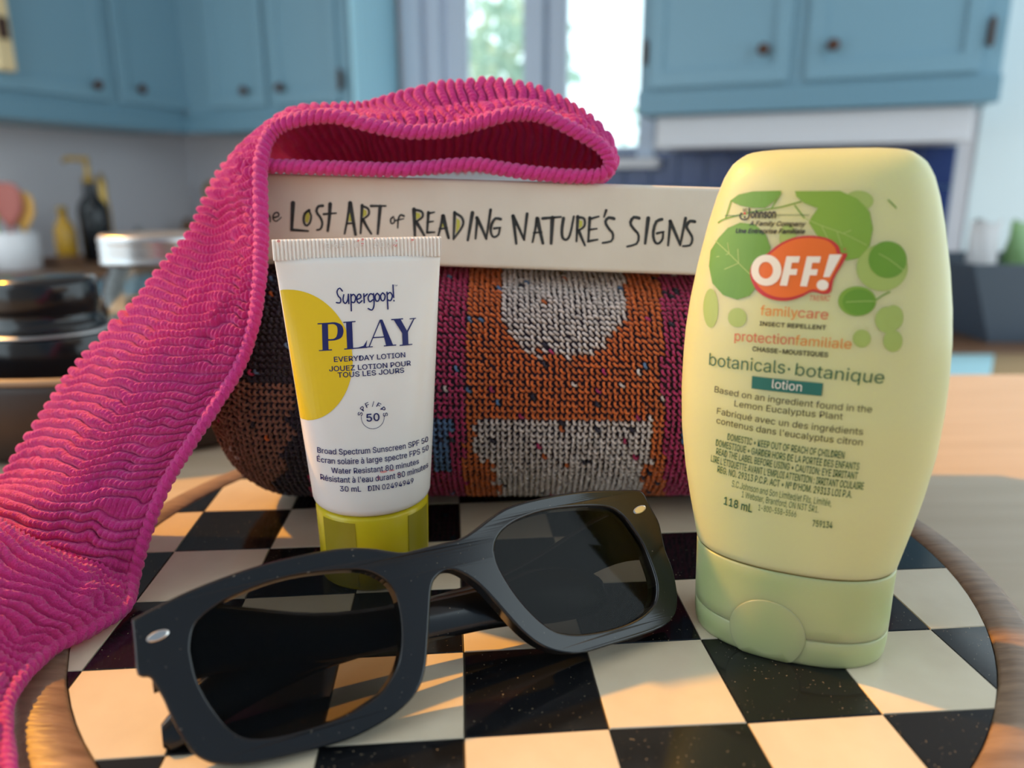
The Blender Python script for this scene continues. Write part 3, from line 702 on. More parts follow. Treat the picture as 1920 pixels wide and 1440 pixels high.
# the layer lying flat on the book is pressed thin
tb0 = AL[np.argmin(np.abs(np.linalg.norm(H_ - np.array(HM[-10]), axis=1)))]
flat = np.clip((AL - tb0) / 0.02, 0, 1)[:, None]; hgt = hgt * (1 - 0.8 * flat)
sgn = np.sign((N[NT // 4, NSS // 3] @ (CAM - P[NT // 4, NSS // 3]))) or 1.0
P2 = P + N * sgn * hgt[..., None]
P2[..., 2] = np.maximum(P2[..., 2], 0.0015)
ctr_t = PZ(120, 1250)
rr_ = np.hypot(P2[..., 0] - TC[0], P2[..., 1] - TC[1]); ontray = rr_ < RO + 0.001
P2[..., 2] = np.where(ontray, np.maximum(P2[..., 2], TT + 0.0022), P2[..., 2])
g_root = thing('knit_garment', 'hot pink crinkle-knit tube of fabric draped over the book and down the left', 'garment', tuple(PZ(150, 1260)))
g0 = np.array(PZ(150, 1260))
fab = link('knit_fabric', grid_mesh('knit_fabric', P2 - g0), 'pink', g_root)
# rolled ribbed hem
NH = 2600; Hh = np.stack([np.interp(np.linspace(0, AL[-1], NH), AL, H_[:, k]) for k in range(3)], 1)
Wd = np.stack([np.interp(np.linspace(0, AL[-1], NH), AL, (M_ - H_)[:, k]) for k in range(3)], 1); Wd /= np.linalg.norm(Wd, axis=1, keepdims=True)
Td = np.gradient(Hh, axis=0); Td /= np.linalg.norm(Td, axis=1, keepdims=True); Bd = np.cross(Td, Wd); Bd /= np.linalg.norm(Bd, axis=1, keepdims=True); Wd = np.cross(Bd, Td)
aa = np.linspace(0, 2 * np.pi, 25); hl = np.linspace(0, AL[-1], NH)[:, None] * 1000
php = hl / 2.35 + 0.10 * aa[None] * 3 + 0.5 * (n1(hl / 9, 0 * hl) - .5); frp = php - np.floor(php)
onloop = np.clip((hl / 1000 - al[-1] * 0.36) / 0.03, 0, 1)
rad = (0.0017 + 0.0004 * onloop) * (0.80 + 0.30 * (1 - np.abs(2 * frp - 1) ** 2.2)) + 0.00012 * np.sin(aa[None] * 7 + hl * 2.1)
HP = Hh[:, None, :] + rad[..., None] * (np.cos(aa)[None, :, None] * Wd[:, None, :] + np.sin(aa)[None, :, None] * Bd[:, None, :])
rr_ = np.hypot(HP[..., 0] - TC[0], HP[..., 1] - TC[1]); HP[..., 2] = np.where(rr_ < RO + 0.001, np.maximum(HP[..., 2], TT + 0.0012), np.maximum(HP[..., 2], 0.001))
link('rolled_hem', grid_mesh('rolled_hem', HP - g0), 'knit_hem', g_root, label='ribbed rolled hem')
# loose yarn end
p0 = PY(305, 552, .243); part('yarn_end', tube([p0 - g0, p0 + np.array([-.0012, -.001, .0012]) - g0, p0 + np.array([-.0026, -.001, .0026]) - g0], [.0005, .0006, .0004], 6), 'pink', g_root, True)

# ================================================================== sunscreen tube
TBL = np.array([-0.0413, 0.2050]); TBY = math.radians(15)
tube_root = thing('sunscreen_tube', 'white sunscreen tube with yellow circle standing on its yellow cap', 'tube', (*TBL, TT), (0, 0, TBY))
CAPT = 0.0228; CR0 = 0.0163
def tsec(z):
    t = np.clip((z - CAPT) / (0.0925 - CAPT), 0, 1); e = t ** 1.25
    a = 0.0168 + (0.0222 - 0.0168) * t; b_ = 0.0166 * (1 - e) + 0.0011 * e; ex = 2 + 0.9 * (1 - t) * t * 2
    return a, b_, ex
def tring(z, a, b_, ex, n=64):
    out = []
    for k in range(n):
        t = 2 * math.pi * k / n; c, s = math.cos(t), math.sin(t)
        out.append((a * math.copysign(abs(c) ** (2 / ex), c), b_ * math.copysign(abs(s) ** (2 / ex), s), z))
    return out
rings_ = [tring(CAPT - 0.0004, 0.0140, 0.0140, 2), tring(CAPT, 0.0156, 0.0156, 2), tring(CAPT + 0.0008, 0.0165, 0.0164, 2)]
for z in np.linspace(CAPT + 0.002, 0.0922, 40): rings_.append(tring(z, *tsec(z)))
body = sections(rings_); part('tube_body', body, 'tube_white', tube_root, True)
# crimped seal with fine vertical ribs
nr = 44; V = []; F = []; zc0, zc1 = 0.0918, 0.0972
for i in range(nr * 4 + 1):
    x_ = -0.0224 + 0.0448 * i / (nr * 4); d = 0.0009 + 0.00028 * math.sin(2 * math.pi * i / 4)
    for z, k in ((zc0, 0.9), (zc0 + .0005, 1), (zc1 - .0004, 1), (zc1, .7)): V.append((x_, -d * k, z))
    for z, k in ((zc1, .7), (zc1 - .0004, 1), (zc0 + .0005, 1), (zc0, .9)): V.append((x_, d * k, z))
m_ = nr * 4 + 1
for i in range(m_ - 1):
    for k in range(8): F.append((i * 8 + k, i * 8 + (k + 1) % 8, (i + 1) * 8 + (k + 1) % 8, (i + 1) * 8 + k))
F += [tuple(range(8)), tuple((m_ - 1) * 8 + k for k in range(8))[::-1]]
part('crimped_seal', (V, F), 'tube_white', tube_root)
capv = lathe([(0.0150, 0.0), (0.0158, 0.0006), (CR0, CAPT - 0.0012), (CR0 - 0.0006, CAPT - 0.0004), (0.0130, CAPT - 0.0004)], 64)
cp = part('screw_cap', capv, 'cap_yellow', tube_root, True)
for a0, a1 in ((-152, -112), (-58, -22)):     # darker inner walls showing through the yellow plastic
    V = []; F = []
    for k in range(9):
        t = math.radians(a0 + (a1 - a0) * k / 8)
        for z in (0.0012, CAPT - 0.0018):
            r_ = 0.0159 + (CR0 - 0.0159) * z / CAPT + 0.00010; V.append((r_ * math.cos(t), r_ * math.sin(t), z))
    for k in range(8): F.append((2 * k, 2 * k + 2, 2 * k + 3, 2 * k + 1))
    part('cap_inner_band', (V, F), 'cap_olive', cp, True)
th_ = Host(body, tube_root, (*TBL, TT), TBY)
def c5(P): return [(480 + x / 2.3214, 420 + y / 2.3214) for x, y in P]
p5 = lambda x, y: (480 + x / 2.3214, 420 + y / 2.3214)
cc = th_.uv(*p5(160, 572)); r1 = th_.uv(*p5(420, 572))[0] - th_.uv(*p5(160, 572))[0]; rz = th_.uv(*p5(175, 285))[1] - cc[1]
pts = ell(cc, r1, rz, 0, 72); lim = [p for p in pts]
def clipx(P):   # keep what lies on the front of the tube
    out = []
    for p in P:
        a, b_, ex = tsec(p[1]); out.append((max(p[0], -a * 0.985), p[1]))
    return out
th_.emit('yellow_circle', [poly(clipx(pts))], 'tube_yellow', 0.00010, 0.002, label='yellow printed circle')
SG = [[(376, 292), (364, 279), (353, 292), (357, 312), (369, 326), (366, 343), (350, 342)], [(382, 308), (379, 332), (388, 346), (399, 332), (402, 306)], [(402, 306), (404, 346)],
      [(413, 306), (415, 378)], [(413, 316), (424, 306), (434, 320), (427, 342), (414, 338)], [(441, 328), (457, 320), (452, 305), (441, 312), (439, 332), (448, 345), (461, 334)],
      [(469, 304), (471, 343)], [(470, 318), (484, 305)], [(510, 308), (497, 304), (488, 322), (495, 339), (508, 330)], [(511, 303), (514, 350), (505, 374), (488, 368)],
      [(527, 302), (518, 314), (522, 334), (533, 334), (538, 314), (528, 302)], [(551, 300), (542, 312), (546, 332), (557, 332), (562, 312), (552, 300)],
      [(570, 297), (574, 370)], [(571, 308), (583, 298), (593, 312), (586, 333), (573, 330)], [(596, 266), (599, 320)], [(600, 333), (600.5, 335)]]
txt = [onhost(th_, stroke(c5(s), 2.6)) for s in SG] + [line(th_, 'TM', p5(601, 272), p5(615, 271), 3)]
th_.emit('brand_lettering', txt, 'navy', 0.00016, 0.004)
# PLAY in fat-face capitals (polygons in z5 photo pixels)
PL = [[(268, 432), (340, 428), (340, 433), (268, 437)], [(287, 432), (313, 430), (316, 550), (290, 552)], [(274, 549), (331, 545), (331, 550), (274, 553)],
      [(380, 426), (433, 422), (433, 427), (380, 431)], [(392, 428), (418, 426), (423, 543), (397, 545)], [(384, 542), (484, 534), (484, 539), (384, 547)], [(484, 505), (479, 536), (440, 539), (468, 530)],
      [(538, 418), (543, 418), (494, 536), (489, 536)], [(538, 416), (550, 416), (597, 528), (567, 531)], [(512, 492), (572, 488), (572, 493), (510, 497)], [(478, 534), (508, 532), (508, 536), (478, 538)], [(556, 529), (610, 524), (610, 529), (556, 533)],
      [(588, 414), (640, 410), (640, 415), (588, 419)], [(598, 416), (628, 413), (661, 472), (638, 478)], [(685, 411), (691, 410), (658, 476), (650, 476)], [(668, 411), (696, 408), (696, 412), (668, 415)], [(636, 470), (661, 468), (663, 526), (638, 528)], [(625, 526), (680, 521), (680, 526), (625, 531)]]
play = [onhost(th_, poly(c5(q))) for q in PL]
oe = [(313, 430), (345, 428), (372, 440), (381, 466), (372, 494), (345, 506), (314, 508)]; ie = [(313, 437), (338, 436), (352, 446), (355, 467), (350, 490), (336, 500), (314, 501)]
oc, ic = cr(oe, 20), cr(ie, 20); q = np.vstack([oc, ic]); play.append(onhost(th_, (c5(q), [(i, i + 1, 21 + i, 20 + i) for i in range(19)])))
th_.emit('product_lettering', play, 'navy', 0.00016, 0.003)
sm = [line(th_, 'EVERYDAY LOTION', p5(340, 600), p5(650, 579), 9.3, bold=.012), line(th_, 'JOUEZ LOTION POUR', p5(319, 641), p5(674, 615), 9.3, bold=.012), line(th_, 'TOUS LES JOURS', p5(356, 668), p5(645, 646), 9.3, bold=.012),
      line(th_, 'Broad Spectrum Sunscreen SPF 50', p5(268, 994), p5(748, 942), 9.8, z=0.0406, bold=.008), line(th_, 'Écran solaire à large spectre FPS 50', p5(267, 1033), p5(750, 980), 9.8, z=0.038, bold=.008),
      line(th_, 'Water Resistant 80 minutes', p5(328, 1070), p5(708, 1030), 9.8, z=0.0354, bold=.008), line(th_, "Résistant à l'eau durant 80 minutes", p5(282, 1111), p5(748, 1055), 9.8, z=0.0329, bold=.008),
      line(th_, '30 mL', p5(366, 1157), p5(457, 1149), 9.8, z=0.0304, bold=.008), line(th_, 'DIN 02494949', p5(487, 1146), p5(685, 1119), 9.8, z=0.0304, bold=.008), line(th_, '50', p5(481, 860), p5(539, 855), 14, bold=.015)]
for k, chh in enumerate('SPF/FPS'):     # lettering round the badge
    a = math.radians(168 - k * 26.5); R0 = 46; c0 = (508, 838)
    bx, by = c0[0] + R0 * math.cos(a), c0[1] - R0 * math.sin(a); tx, ty = math.sin(a), math.cos(a); hwid = 4 if chh == '/' else 8
    sm.append(line(th_, chh, p5(bx - tx * hwid, by - ty * hwid), p5(bx + tx * hwid, by + ty * hwid), 8.5, bold=.01))
arc = [(508 + 50 * math.cos(t), 840 + 51 * math.sin(t)) for t in np.linspace(math.radians(-8), math.radians(188), 30)]
sm.append(onhost(th_, stroke(c5(arc), 0.9, smooth=False)))
th_.emit('small_print', sm, 'navy', 0.00016, 0.003)
sp = [(555, 1075, 30, 10), (620, 1085, 22, 7), (520, 1150, 10, 26), (530, 185, 26, 14), (500, 160, 12, 8)]
sp = [(555, 1078, 16, 5), (590, 1072, 12, 4), (533, 1105, 6, 10), (622, 1088, 10, 3)]
th_.emit('smudge', [onhost(th_, poly(c5(ell((a, b_), c, d, -.1, 18)))) for a, b_, c, d in sp], 'stain', 0.00012, 0.004, label='red smudge')
sh_ = Host(box(-0.0224, 0.0224, -0.00125, 0.0009, zc0, zc1), tube_root, (*TBL, TT), TBY)
q6 = lambda x, y: (510 + x / 6, 430 + y / 6)
sh_.emit('embossed_date', [line(sh_, 'EXP', q6(600, 218), q6(825, 212), 62 / 6), line(sh_, '05', q6(925, 208), q6(1040, 206), 62 / 6), line(sh_, '2027', q6(1145, 203), q6(1410, 198), 62 / 6)], 'tube_white', 0.00022, 0.004)
for a, b_, r_ in ((1020, 112, 2.2), (970, 128, 1.8), (1155, 104, 1.2), (1015, 165, 2.6), (1385, 180, 2.8), (1580, 118, 2.2), (1400, 130, 1.4), (75, 132, 2.6), (1290, 96, 1.6)):
    sh_.emit('seal_stain', [onhost(sh_, poly([q6(a + 6 * r_ * math.cos(t) * 1.2, b_ + 6 * r_ * math.sin(t)) for t in np.linspace(0, 6.28, 11)[:-1]]))], 'stain', 0.00012, 0.004)

# ================================================================== insect repellent bottle
OBL = np.array([0.0705, 0.1705]); OBY = math.atan2(-0.394, 0.919)
off_root = thing('repellent_bottle', 'pale yellow-green insect repellent lotion bottle standing on its wide green cap', 'bottle', (*OBL, TT), (0, 0, OBY))
AT = [(0, 23.0), (11, 23.2), (23, 23.3), (26, 23.9), (35, 25.8), (42, 27.1), (52.5, 28.5), (62, 28.95), (70, 28.9), (77, 28.6), (84.5, 27.8), (93, 26.4), (102, 24.5), (108, 22.9), (112, 21.5), (114.8, 20.0), (116.2, 18.4), (117.2, 16.8), (117.8, 15), (118.1, 11)]
BT = [(0, 15.6), (23, 15.6), (40, 17.0), (60, 17.6), (80, 16.6), (100, 13.4), (110, 11.2), (114, 9.8), (116.2, 8.0), (117.4, 6.2), (118.1, 3.6)]
def oring(z, k=1.0, n=96):
    a, b_ = interp(z, AT) * k, interp(z, BT) * k; cx_ = -0.0125 * z; ex = 2.35; out = []
    for i in range(n):
        t = 2 * math.pi * i / n; c, s = math.cos(t), math.sin(t)
        out.append(((cx_ + a * math.copysign(abs(c) ** (2 / ex), c)) / 1000, b_ * math.copysign(abs(s) ** (2 / ex), s) / 1000, z / 1000))
    return out
zz = [23.4, 23.8] + list(np.linspace(25, 108, 44)) + [110, 112, 113.5, 115, 116, 116.6, 117.2, 117.6, 117.9, 118.1]
ob = sections([oring(23.4, .985)] + [oring(z) for z in zz[1:]]); part('bottle_body', ob, 'off_body', off_root, True)
cap_s = sections([oring(z, k) for z, k in ((7.2, .988), (7.5, 1.0), (10, 1.0), (15, 1.0), (20, 1.002), (22.6, 1.004), (23.0, .995), (23.05, .93))])
capo = part('cap_collar', cap_s, 'off_cap', off_root, True)
lid_s = sections([oring(z, k) for z, k in ((0.0, .955), (0.5, .975), (1.4, .99), (4, 1.0), (6.6, 1.0), (6.9, .988))]); lid = part('flip_lid', lid_s, 'off_cap', off_root, True)
part('body_seam', sections([oring(23.0, .982), oring(23.5, .982)]), 'off_seam', off_root, True)
part('lid_seam', sections([oring(6.8, .983), oring(7.3, .983)]), 'off_cap', off_root, True)
oh = Host(ob, off_root, (*OBL, TT), OBY); ch = Host(sections([oring(z) for z in (-1.0, 5, 10, 15, 20, 23.6)]), off_root, (*OBL, TT), OBY)
# thumb disc on the lid: a raised round
tc_ = ch.uv(1437, 1188); r_ = 0.0088
V, F = [], []
for k, (rr, of) in enumerate(((1.0, -0.0002), (0.992, 0.00012), (0.96, 0.00016), (0.6, 0.00012), (0.25, 0.0001))):
    for i in range(40):
        t = 2 * math.pi * i / 40; p = ch.press(tc_[0] + r_ * rr * math.cos(t), max(tc_[1] + r_ * rr * math.sin(t), 0.0002), of); V.append(tuple(p))
for k in range(4):
    for i in range(40): F.append((k * 40 + i, k * 40 + (i + 1) % 40, (k + 1) * 40 + (i + 1) % 40, (k + 1) * 40 + i))
F.append(tuple(160 + i for i in range(40)))
part('thumb_disc', (V, F), 'off_cap', lid, True)
p6 = lambda x, y: (1260 + x / 3.4286, 260 + y / 3.4286)
p7 = lambda x, y: (1260 + x / 3.4286, 640 + y / 3.4286)
def c6b(P): return [p6(x, y) for x, y in P]
def blob(c, rx, ry, rot=0.0): return onhost(oh, poly(c6b(ell(c, rx, ry, rot, 40))))
lay = 0.00007
oh.emit('leaf_print', [blob((1350, 830), 165, 150), blob((745, 640), 55, 90), blob((1425, 1150), 62, 80), blob((1385, 1165), 80, 85), blob((1220, 1285), 58, 58), blob((420, 1150), 60, 62), blob((1420, 1300), 62, 70), blob((250, 1090), 48, 125), blob((1200, 400), 95, 65)], 'leaf3', lay, 0.002, label='soft pale leaf shapes')
big = [(790, 338), (1080, 336), (1190, 385), (1270, 470), (1292, 580), (1270, 690), (1200, 768), (1120, 785), (1060, 740), (1000, 680), (930, 620), (880, 540), (900, 500), (938, 448), (850, 415), (800, 372)]
oh.emit('leaf_print', [onhost(oh, poly(c6b(big))), blob((1190, 1045), 122, 96)], 'leaf2', lay * 1.5, 0.002, label='lime leaf shapes')
lf = [(300, 640), (360, 575), (440, 540), (530, 550), (600, 610), (634, 700), (600, 800), (560, 930), (500, 1010), (420, 1034), (330, 1005), (262, 930), (240, 820), (250, 720)]
tl_ = [(375, 400), (430, 360), (520, 340), (705, 335), (660, 400), (600, 445), (520, 445), (440, 430)]
oh.emit('leaf_print', [onhost(oh, poly(c6b(lf))), onhost(oh, poly(c6b(tl_))), blob((1385, 778), 122, 118), blob((1200, 1050), 104, 84)], 'leaf1', lay * 2, 0.002, label='green leaf shapes')
vein = [[(280, 655), (370, 740), (480, 850), (540, 900)], [(370, 740), (360, 670)], [(430, 800), (425, 710)], [(370, 740), (290, 760)], [(430, 800), (340, 840)], [(850, 510), (960, 560), (1100, 610), (1250, 685)], [(960, 560), (1000, 640)], [(1060, 598), (1090, 690)], [(1100, 610), (1150, 590)],
        [(1330, 740), (1400, 780), (1490, 850)], [(1120, 1050), (1230, 1045), (1310, 1045)]]
oh.emit('leaf_vein', [onhost(oh, stroke(c6b(v), 1.3)) for v in vein], 'leaf_vein', lay * 2.6, 0.003)
stem = [[(300, 540), (345, 515), (520, 470), (700, 440), (830, 405)], [(345, 515), (380, 405)], [(640, 450), (700, 350)], [(790, 430), (850, 510)], [(1300, 1045), (1350, 1010), (1400, 985)], [(1390, 395), (1440, 445)]]
oh.emit('stem_print', [onhost(oh, stroke(c6b(v), 2.6)) for v in stem], 'leaf1', lay * 1.8, 0.003)
# logo
oc_ = [(620, 735), (700, 672), (800, 632), (910, 625), (1010, 645), (1070, 690), (1085, 735), (1125, 740), (1098, 800), (1050, 880), (1030, 930), (1020, 985), (975, 1000), (900, 985), (830, 1018), (740, 1042), (640, 1032), (560, 990), (515, 920), (503, 850), (530, 790)]
oi_ = [(630, 745), (705, 685), (800, 645), (905, 638), (995, 655), (1045, 695), (1062, 738), (1098, 746), (1080, 795), (1040, 870), (1012, 925), (1005, 965), (970, 985), (905, 968), (830, 1000), (740, 1022), (650, 1012), (580, 972), (535, 910), (522, 850), (545, 795)]
def closed(P): Q = list(P); return cr(Q + Q[:1], 80)[:-1]
oh.emit('logo_outline', [onhost(oh, poly(c6b(closed(oc_))))], 'red', lay * 3.2, 0.002, label='red logo outline')
oh.emit('logo_oval', [onhost(oh, poly(c6b(closed(oi_))))], 'orange', lay * 4.0, 0.002, label='orange logo oval')
O_out, O_in = ell((608, 846), 97, 100, 0, 40), ell((605, 846), 46, 54, 0, 40)
ro = ring(np.array(c6b(O_out)), np.array(c6b(O_in)))
FF = [[(738, 756), (824, 757), (815, 797), (772, 797), (764, 838), (808, 838), (800, 876), (756, 876), (741, 946), (694, 944)], [(868, 757), (958, 758), (949, 798), (902, 798), (894, 840), (938, 840), (930, 878), (886, 878), (868, 950), (824, 948)],
      [(1012, 745), (1092, 745), (1012, 890), (972, 890)]]
def f_faces(P): return np.array(P), [(0, 1, 2, 3), (0, 3, 4, 7), (4, 5, 6, 7), (0, 7, 8, 9)]
oh.emit('logo_lettering', [onhost(oh, ro)] + [onhost(oh, (c6b(q), f_faces(q)[1])) for q in FF[:2]] + [onhost(oh, poly(c6b(FF[2]))), blob((968, 941), 38, 34)], 'logo_white', lay * 5.0, 0.002)
P6 = lambda t, L, R, cap, **k: line(oh, t, p6(*L), p6(*R), cap / 3.4286, **k)
P7 = lambda t, L, R, cap, **k: line(oh, t, p7(*L), p7(*R), cap / 3.4286, **k)
blk = [line(oh, 'ohnson', (1407.5, 408.8), (1454.8, 408.8), 15, bold=.03), line(oh, 'SC', (1393, 397), (1401.5, 397), 5.5, bold=.02), P6('A Family Company', (498, 558), (860, 564), 28, shear=.25, bold=.025), P6('Une Entreprise Familiale', (410, 606), (855, 611), 28, shear=.25, bold=.025),
       P6('INSECT REPELLENT', (563, 1200), (990, 1228), 26, bold=.02), P6('CHASSE-MOUSTIQUES', (517, 1363), (1003, 1403), 28, bold=.02),
       P7('Based on an ingredient found in the', (275, 325), (1282, 457), 40), P7('Lemon Eucalyptus Plant', (402, 416), (1095, 503), 40), P7('Fabriqué avec un des ingrédients', (290, 464), (1225, 600), 40), P7("contenus dans l'eucalyptus citron", (287, 524), (1222, 668), 40)]
blk.append(onhost(oh, stroke([(1405.4, 391), (1405.2, 404), (1402, 410.5), (1395, 412), (1389.5, 409.5), (1388.3, 404), (1391, 400)], 2.9))); blk.append(onhost(oh, poly(ell((1397, 407.3), 2.3, 2.0, 0, 14))))
oh.emit('black_print', blk, 'black_print', lay * 3.0, 0.003)
oh.emit('rule_line', [onhost(oh, stroke(c6b([(345, 495), (432, 495)]), 1.2)), onhost(oh, stroke(c6b([(670, 492), (880, 492)]), 1.2))], 'green_print', lay * 3.0, 0.003)
oh.emit('logo_dot', [onhost(oh, poly(ell((1396.8, 400.2), 2.5, 2.1, 0, 14)))], 'red', lay * 3.0, 0.003)
oh.emit('coral_print', [P6('care', (808, 1148), (1000, 1162), 62, bold=-.012), P6('protection', (403, 1297), (785, 1324), 62, bold=-.012), P6('TM/MC', (885, 1041), (1015, 1043), 34, shear=.25), P6('R', (1103, 720), (1118, 720), 18)], 'coral', lay * 3.0, 0.003)
oh.emit('amber_print', [P6('family', (567, 1134), (806, 1148), 62, bold=-.012), P6('familiale', (788, 1325), (1150, 1351), 62, bold=-.012)], 'amberp', lay * 3.0, 0.003)
oh.emit('range_name', [P7('botanicals', (240, 151), (725, 207), 78, bold=-.01), P7('botanique', (790, 216), (1357, 270), 78, bold=-.01), onhost(oh, poly([p7(*q) for q in ell((752, 178), 8, 9, 0, 14)]))], 'green_print', lay * 3.0, 0.003)
oh.emit('band_print', [onhost(oh, poly([p7(*q) for q in ((516, 222), (972, 269), (962, 351), (512, 302))]))], 'teal', lay * 2.4, 0.002, label='teal band')
oh.emit('band_lettering', [P7('lotion', (642, 298), (832, 321), 56)], 'logo_white', lay * 3.4, 0.003)
gr = [P7('DOMESTIC • KEEP OUT OF REACH OF CHILDREN', (357, 631), (1105, 752), 42, bold=.01), P7('DOMESTIQUE • GARDER HORS DE LA PORTÉE DES ENFANTS', (283, 668), (1200, 825), 42, bold=.01),
      P7('READ THE LABEL BEFORE USING • CAUTION: EYE IRRITANT', (285, 724), (1190, 885), 42, bold=.01), P7("LIRE L'ÉTIQUETTE AVANT L'EMPLOI ATTENTION : IRRITANT OCULAIRE", (252, 769), (1228, 951), 42, bold=.01),
      P7("REG. NO. 29313 P.C.P. ACT • Nº D'HOM. 29313 LOI P.A.", (293, 838), (1153, 1004), 42, bold=.01), P7('S.C.Johnson and Son Limited/et Fils, Limitée,', (385, 931), (1022, 1058), 42), P7('1 Webster, Brantford, ON N3T 5R1.', (448, 999), (940, 1100), 40),
      P7('118 mL', (333, 1044), (515, 1098), 50, bold=.015), P7('1-800-558-5566', (555, 1083), (797, 1128), 38), P7('759134', (902, 1186), (1030, 1199), 40, bold=.012)]
oh.emit('small_print', gr, 'green_print', lay * 3.0, 0.003)

# ================================================================== sunglasses
gy, gt = math.radians(25), math.radians(35)
GL = PZ(402, 1440, TT + 0.0042)
gX = np.array([math.cos(gy), math.sin(gy), 0]); gB = np.array([-math.sin(gy), math.cos(gy), 0]); gYv = math.cos(gt) * np.array([0, 0, 1.0]) + math.sin(gt) * gB; gN = np.cross(gX, gYv)
glass = thing('sunglasses', 'chunky black sunglasses with smoked lenses lying folded on the tray', 'sunglasses')
glass.matrix_world = Matrix([[gX[i], gYv[i], gN[i], GL[i]] for i in range(3)] + [[0, 0, 0, 1]])
def gloc(p): q = PP(*p, GL, gN) - GL; return np.array([q @ gX, q @ gYv])
z1 = lambda L: [gloc((200 + x / 2.571, 880 + y / 2.571)) for x, y in L]
z2 = lambda L: [gloc((760 + x / 2.5707, 880 + y / 2.5707)) for x, y in L]
g_out = z1([(112, 715), (250, 645), (400, 575), (600, 500), (800, 440), (1000, 398), (1150, 378), (1280, 380), (1420, 400), (1500, 385), (1620, 355), (1700, 335)]) + z2([(330, 295), (430, 220), (500, 180), (600, 148), (750, 115), (900, 95), (1050, 88), (1140, 84), (1180, 98), (1215, 165), (1255, 235), (1272, 300), (1290, 380), (1325, 470), (1345, 570), (1345, 650), (1325, 705), (1270, 755), (1150, 800), (1000, 845), (860, 885), (760, 885), (665, 855), (580, 795), (500, 712), (430, 632), (360, 560), (300, 515), (240, 487), (190, 490), (150, 520), (130, 560), (122, 640)]) + z1([(1553, 800), (1540, 950), (1510, 1050), (1450, 1130), (1350, 1210), (1200, 1290), (1050, 1340), (850, 1392), (700, 1422), (600, 1430), (520, 1425), (450, 1398), (400, 1355), (350, 1280), (300, 1180), (270, 1110), (235, 1050), (200, 1000), (140, 985), (125, 850)])
g_li = z1([(400, 870), (405, 800), (430, 735), (500, 670), (600, 610), (750, 550), (900, 510), (1050, 490), (1170, 482), (1260, 490), (1340, 530), (1390, 590), (1415, 680), (1425, 780), (1420, 880), (1395, 970), (1340, 1060), (1270, 1120), (1150, 1190), (1000, 1245), (850, 1285), (740, 1300), (660, 1292), (590, 1250), (530, 1180), (470, 1090), (425, 990)])
g_ri = z2([(430, 390), (440, 340), (480, 285), (560, 235), (680, 195), (800, 178), (920, 170), (1010, 178), (1070, 215), (1120, 275), (1170, 350), (1205, 430), (1235, 520), (1240, 590), (1220, 650), (1160, 705), (1080, 745), (980, 775), (860, 793), (770, 790), (700, 765), (620, 700), (540, 610), (480, 520), (445, 450)])
def smoothc(P, n, corners=()): Q = [tuple(p) for p in P]; return cr(Q + Q[:1], n + 1)[:-1]
go, gl, gr_ = smoothc(g_out, 190), smoothc(g_li, 90), smoothc(g_ri, 90)
xm = (go[:, 0].min() + go[:, 0].max()) / 2; hwid = np.ptp(go[:, 0]) / 2
def base_curve(x): return -0.0035 * ((x - xm) / hwid) ** 2
def acetate_front(thick, bev):
    cu = bpy.data.curves.new('g', 'CURVE'); cu.dimensions = '2D'; cu.fill_mode = 'BOTH'; cu.extrude = thick / 2 - bev; cu.bevel_depth = bev; cu.bevel_resolution = 3; cu.offset = -bev * 0.9
    for P in (go, gl, gr_):
        s = cu.splines.new('POLY'); s.points.add(len(P) - 1); s.use_cyclic_u = True
        for i, p in enumerate(P): s.points[i].co = (p[0], p[1], 0, 1)
    o = bpy.data.objects.new('g', cu); COL.objects.link(o); dg = bpy.context.evaluated_depsgraph_get(); e = o.evaluated_get(dg); me = e.to_mesh()
    V = [tuple(v.co) for v in me.vertices]; F = [tuple(p.vertices) for p in me.polygons]; e.to_mesh_clear(); bpy.data.objects.remove(o); bpy.data.curves.remove(cu)
    return [(x, y, z - thick / 2 + base_curve(x)) for x, y, z in V], F
fr_o = part('front_frame', acetate_front(0.0052, 0.0006), 'acetate', glass)
for P in (gl, gr_):
    c = P.mean(0); Q = c + (P - c) * 1.012; n = len(Q); V = []
    for z in (-0.0013, -0.0031): V += [tuple(q) + (z + base_curve(q[0]),) for q in Q]
    F = [(i, (i + 1) % n, n + (i + 1) % n, n + i) for i in range(n)] + [tuple(range(n))[::-1], tuple(range(n, 2 * n))]
    part('lens', (V, F), 'lens', glass)
for (cx_, cy_), ln_ in ((gloc((294, 1190)), .0036), (gloc((1209, 951)), .0036)):
    V, F = lathe([(0.55, -0.2), (1.0, -0.05), (1.0, 0.12), (0.8, 0.25)], 20)
    part('rivet', ([(cx_ + x_ * ln_ * .58 , cy_ + y_ * .00095 + x_ * .0003, z_ * 0.001 + 0.0001 + base_curve(cx_)) for x_, y_, z_ in V], F), 'steel', glass)
def arm(pts, thick):
    """pts: (x, y_low, y_high, depth behind the front)"""
    A = cr(np.array(pts), 40); rings_ = []
    for x_, a, b_, d in A:
        h = thick / 2; m = min(h * .7, (b_ - a) * .2)
        rings_.append([(x_, a, -d - h + m), (x_, a, -d + h - m), (x_, a + m, -d + h), (x_, b_ - m, -d + h), (x_, b_, -d + h - m), (x_, b_, -d - h + m), (x_, b_ - m, -d - h), (x_, a + m, -d - h)])
    return sections(rings_)
xl, xr = go[:, 0].min(), go[:, 0].max()
part('temple_arm', arm([(xl + .0025, .016, .031, .0075), (xl + .014, .0165, .031, .0085), (xl + .040, .0130, .0235, .0100), (xl + .075, .0115, .0215, .0115), (xl + .092, .0090, .0230, .0120), (xl + .103, .0085, .0205, .0120), (xl + .108, .0100, .0170, .0120)], .0036), 'acetate', glass, True)
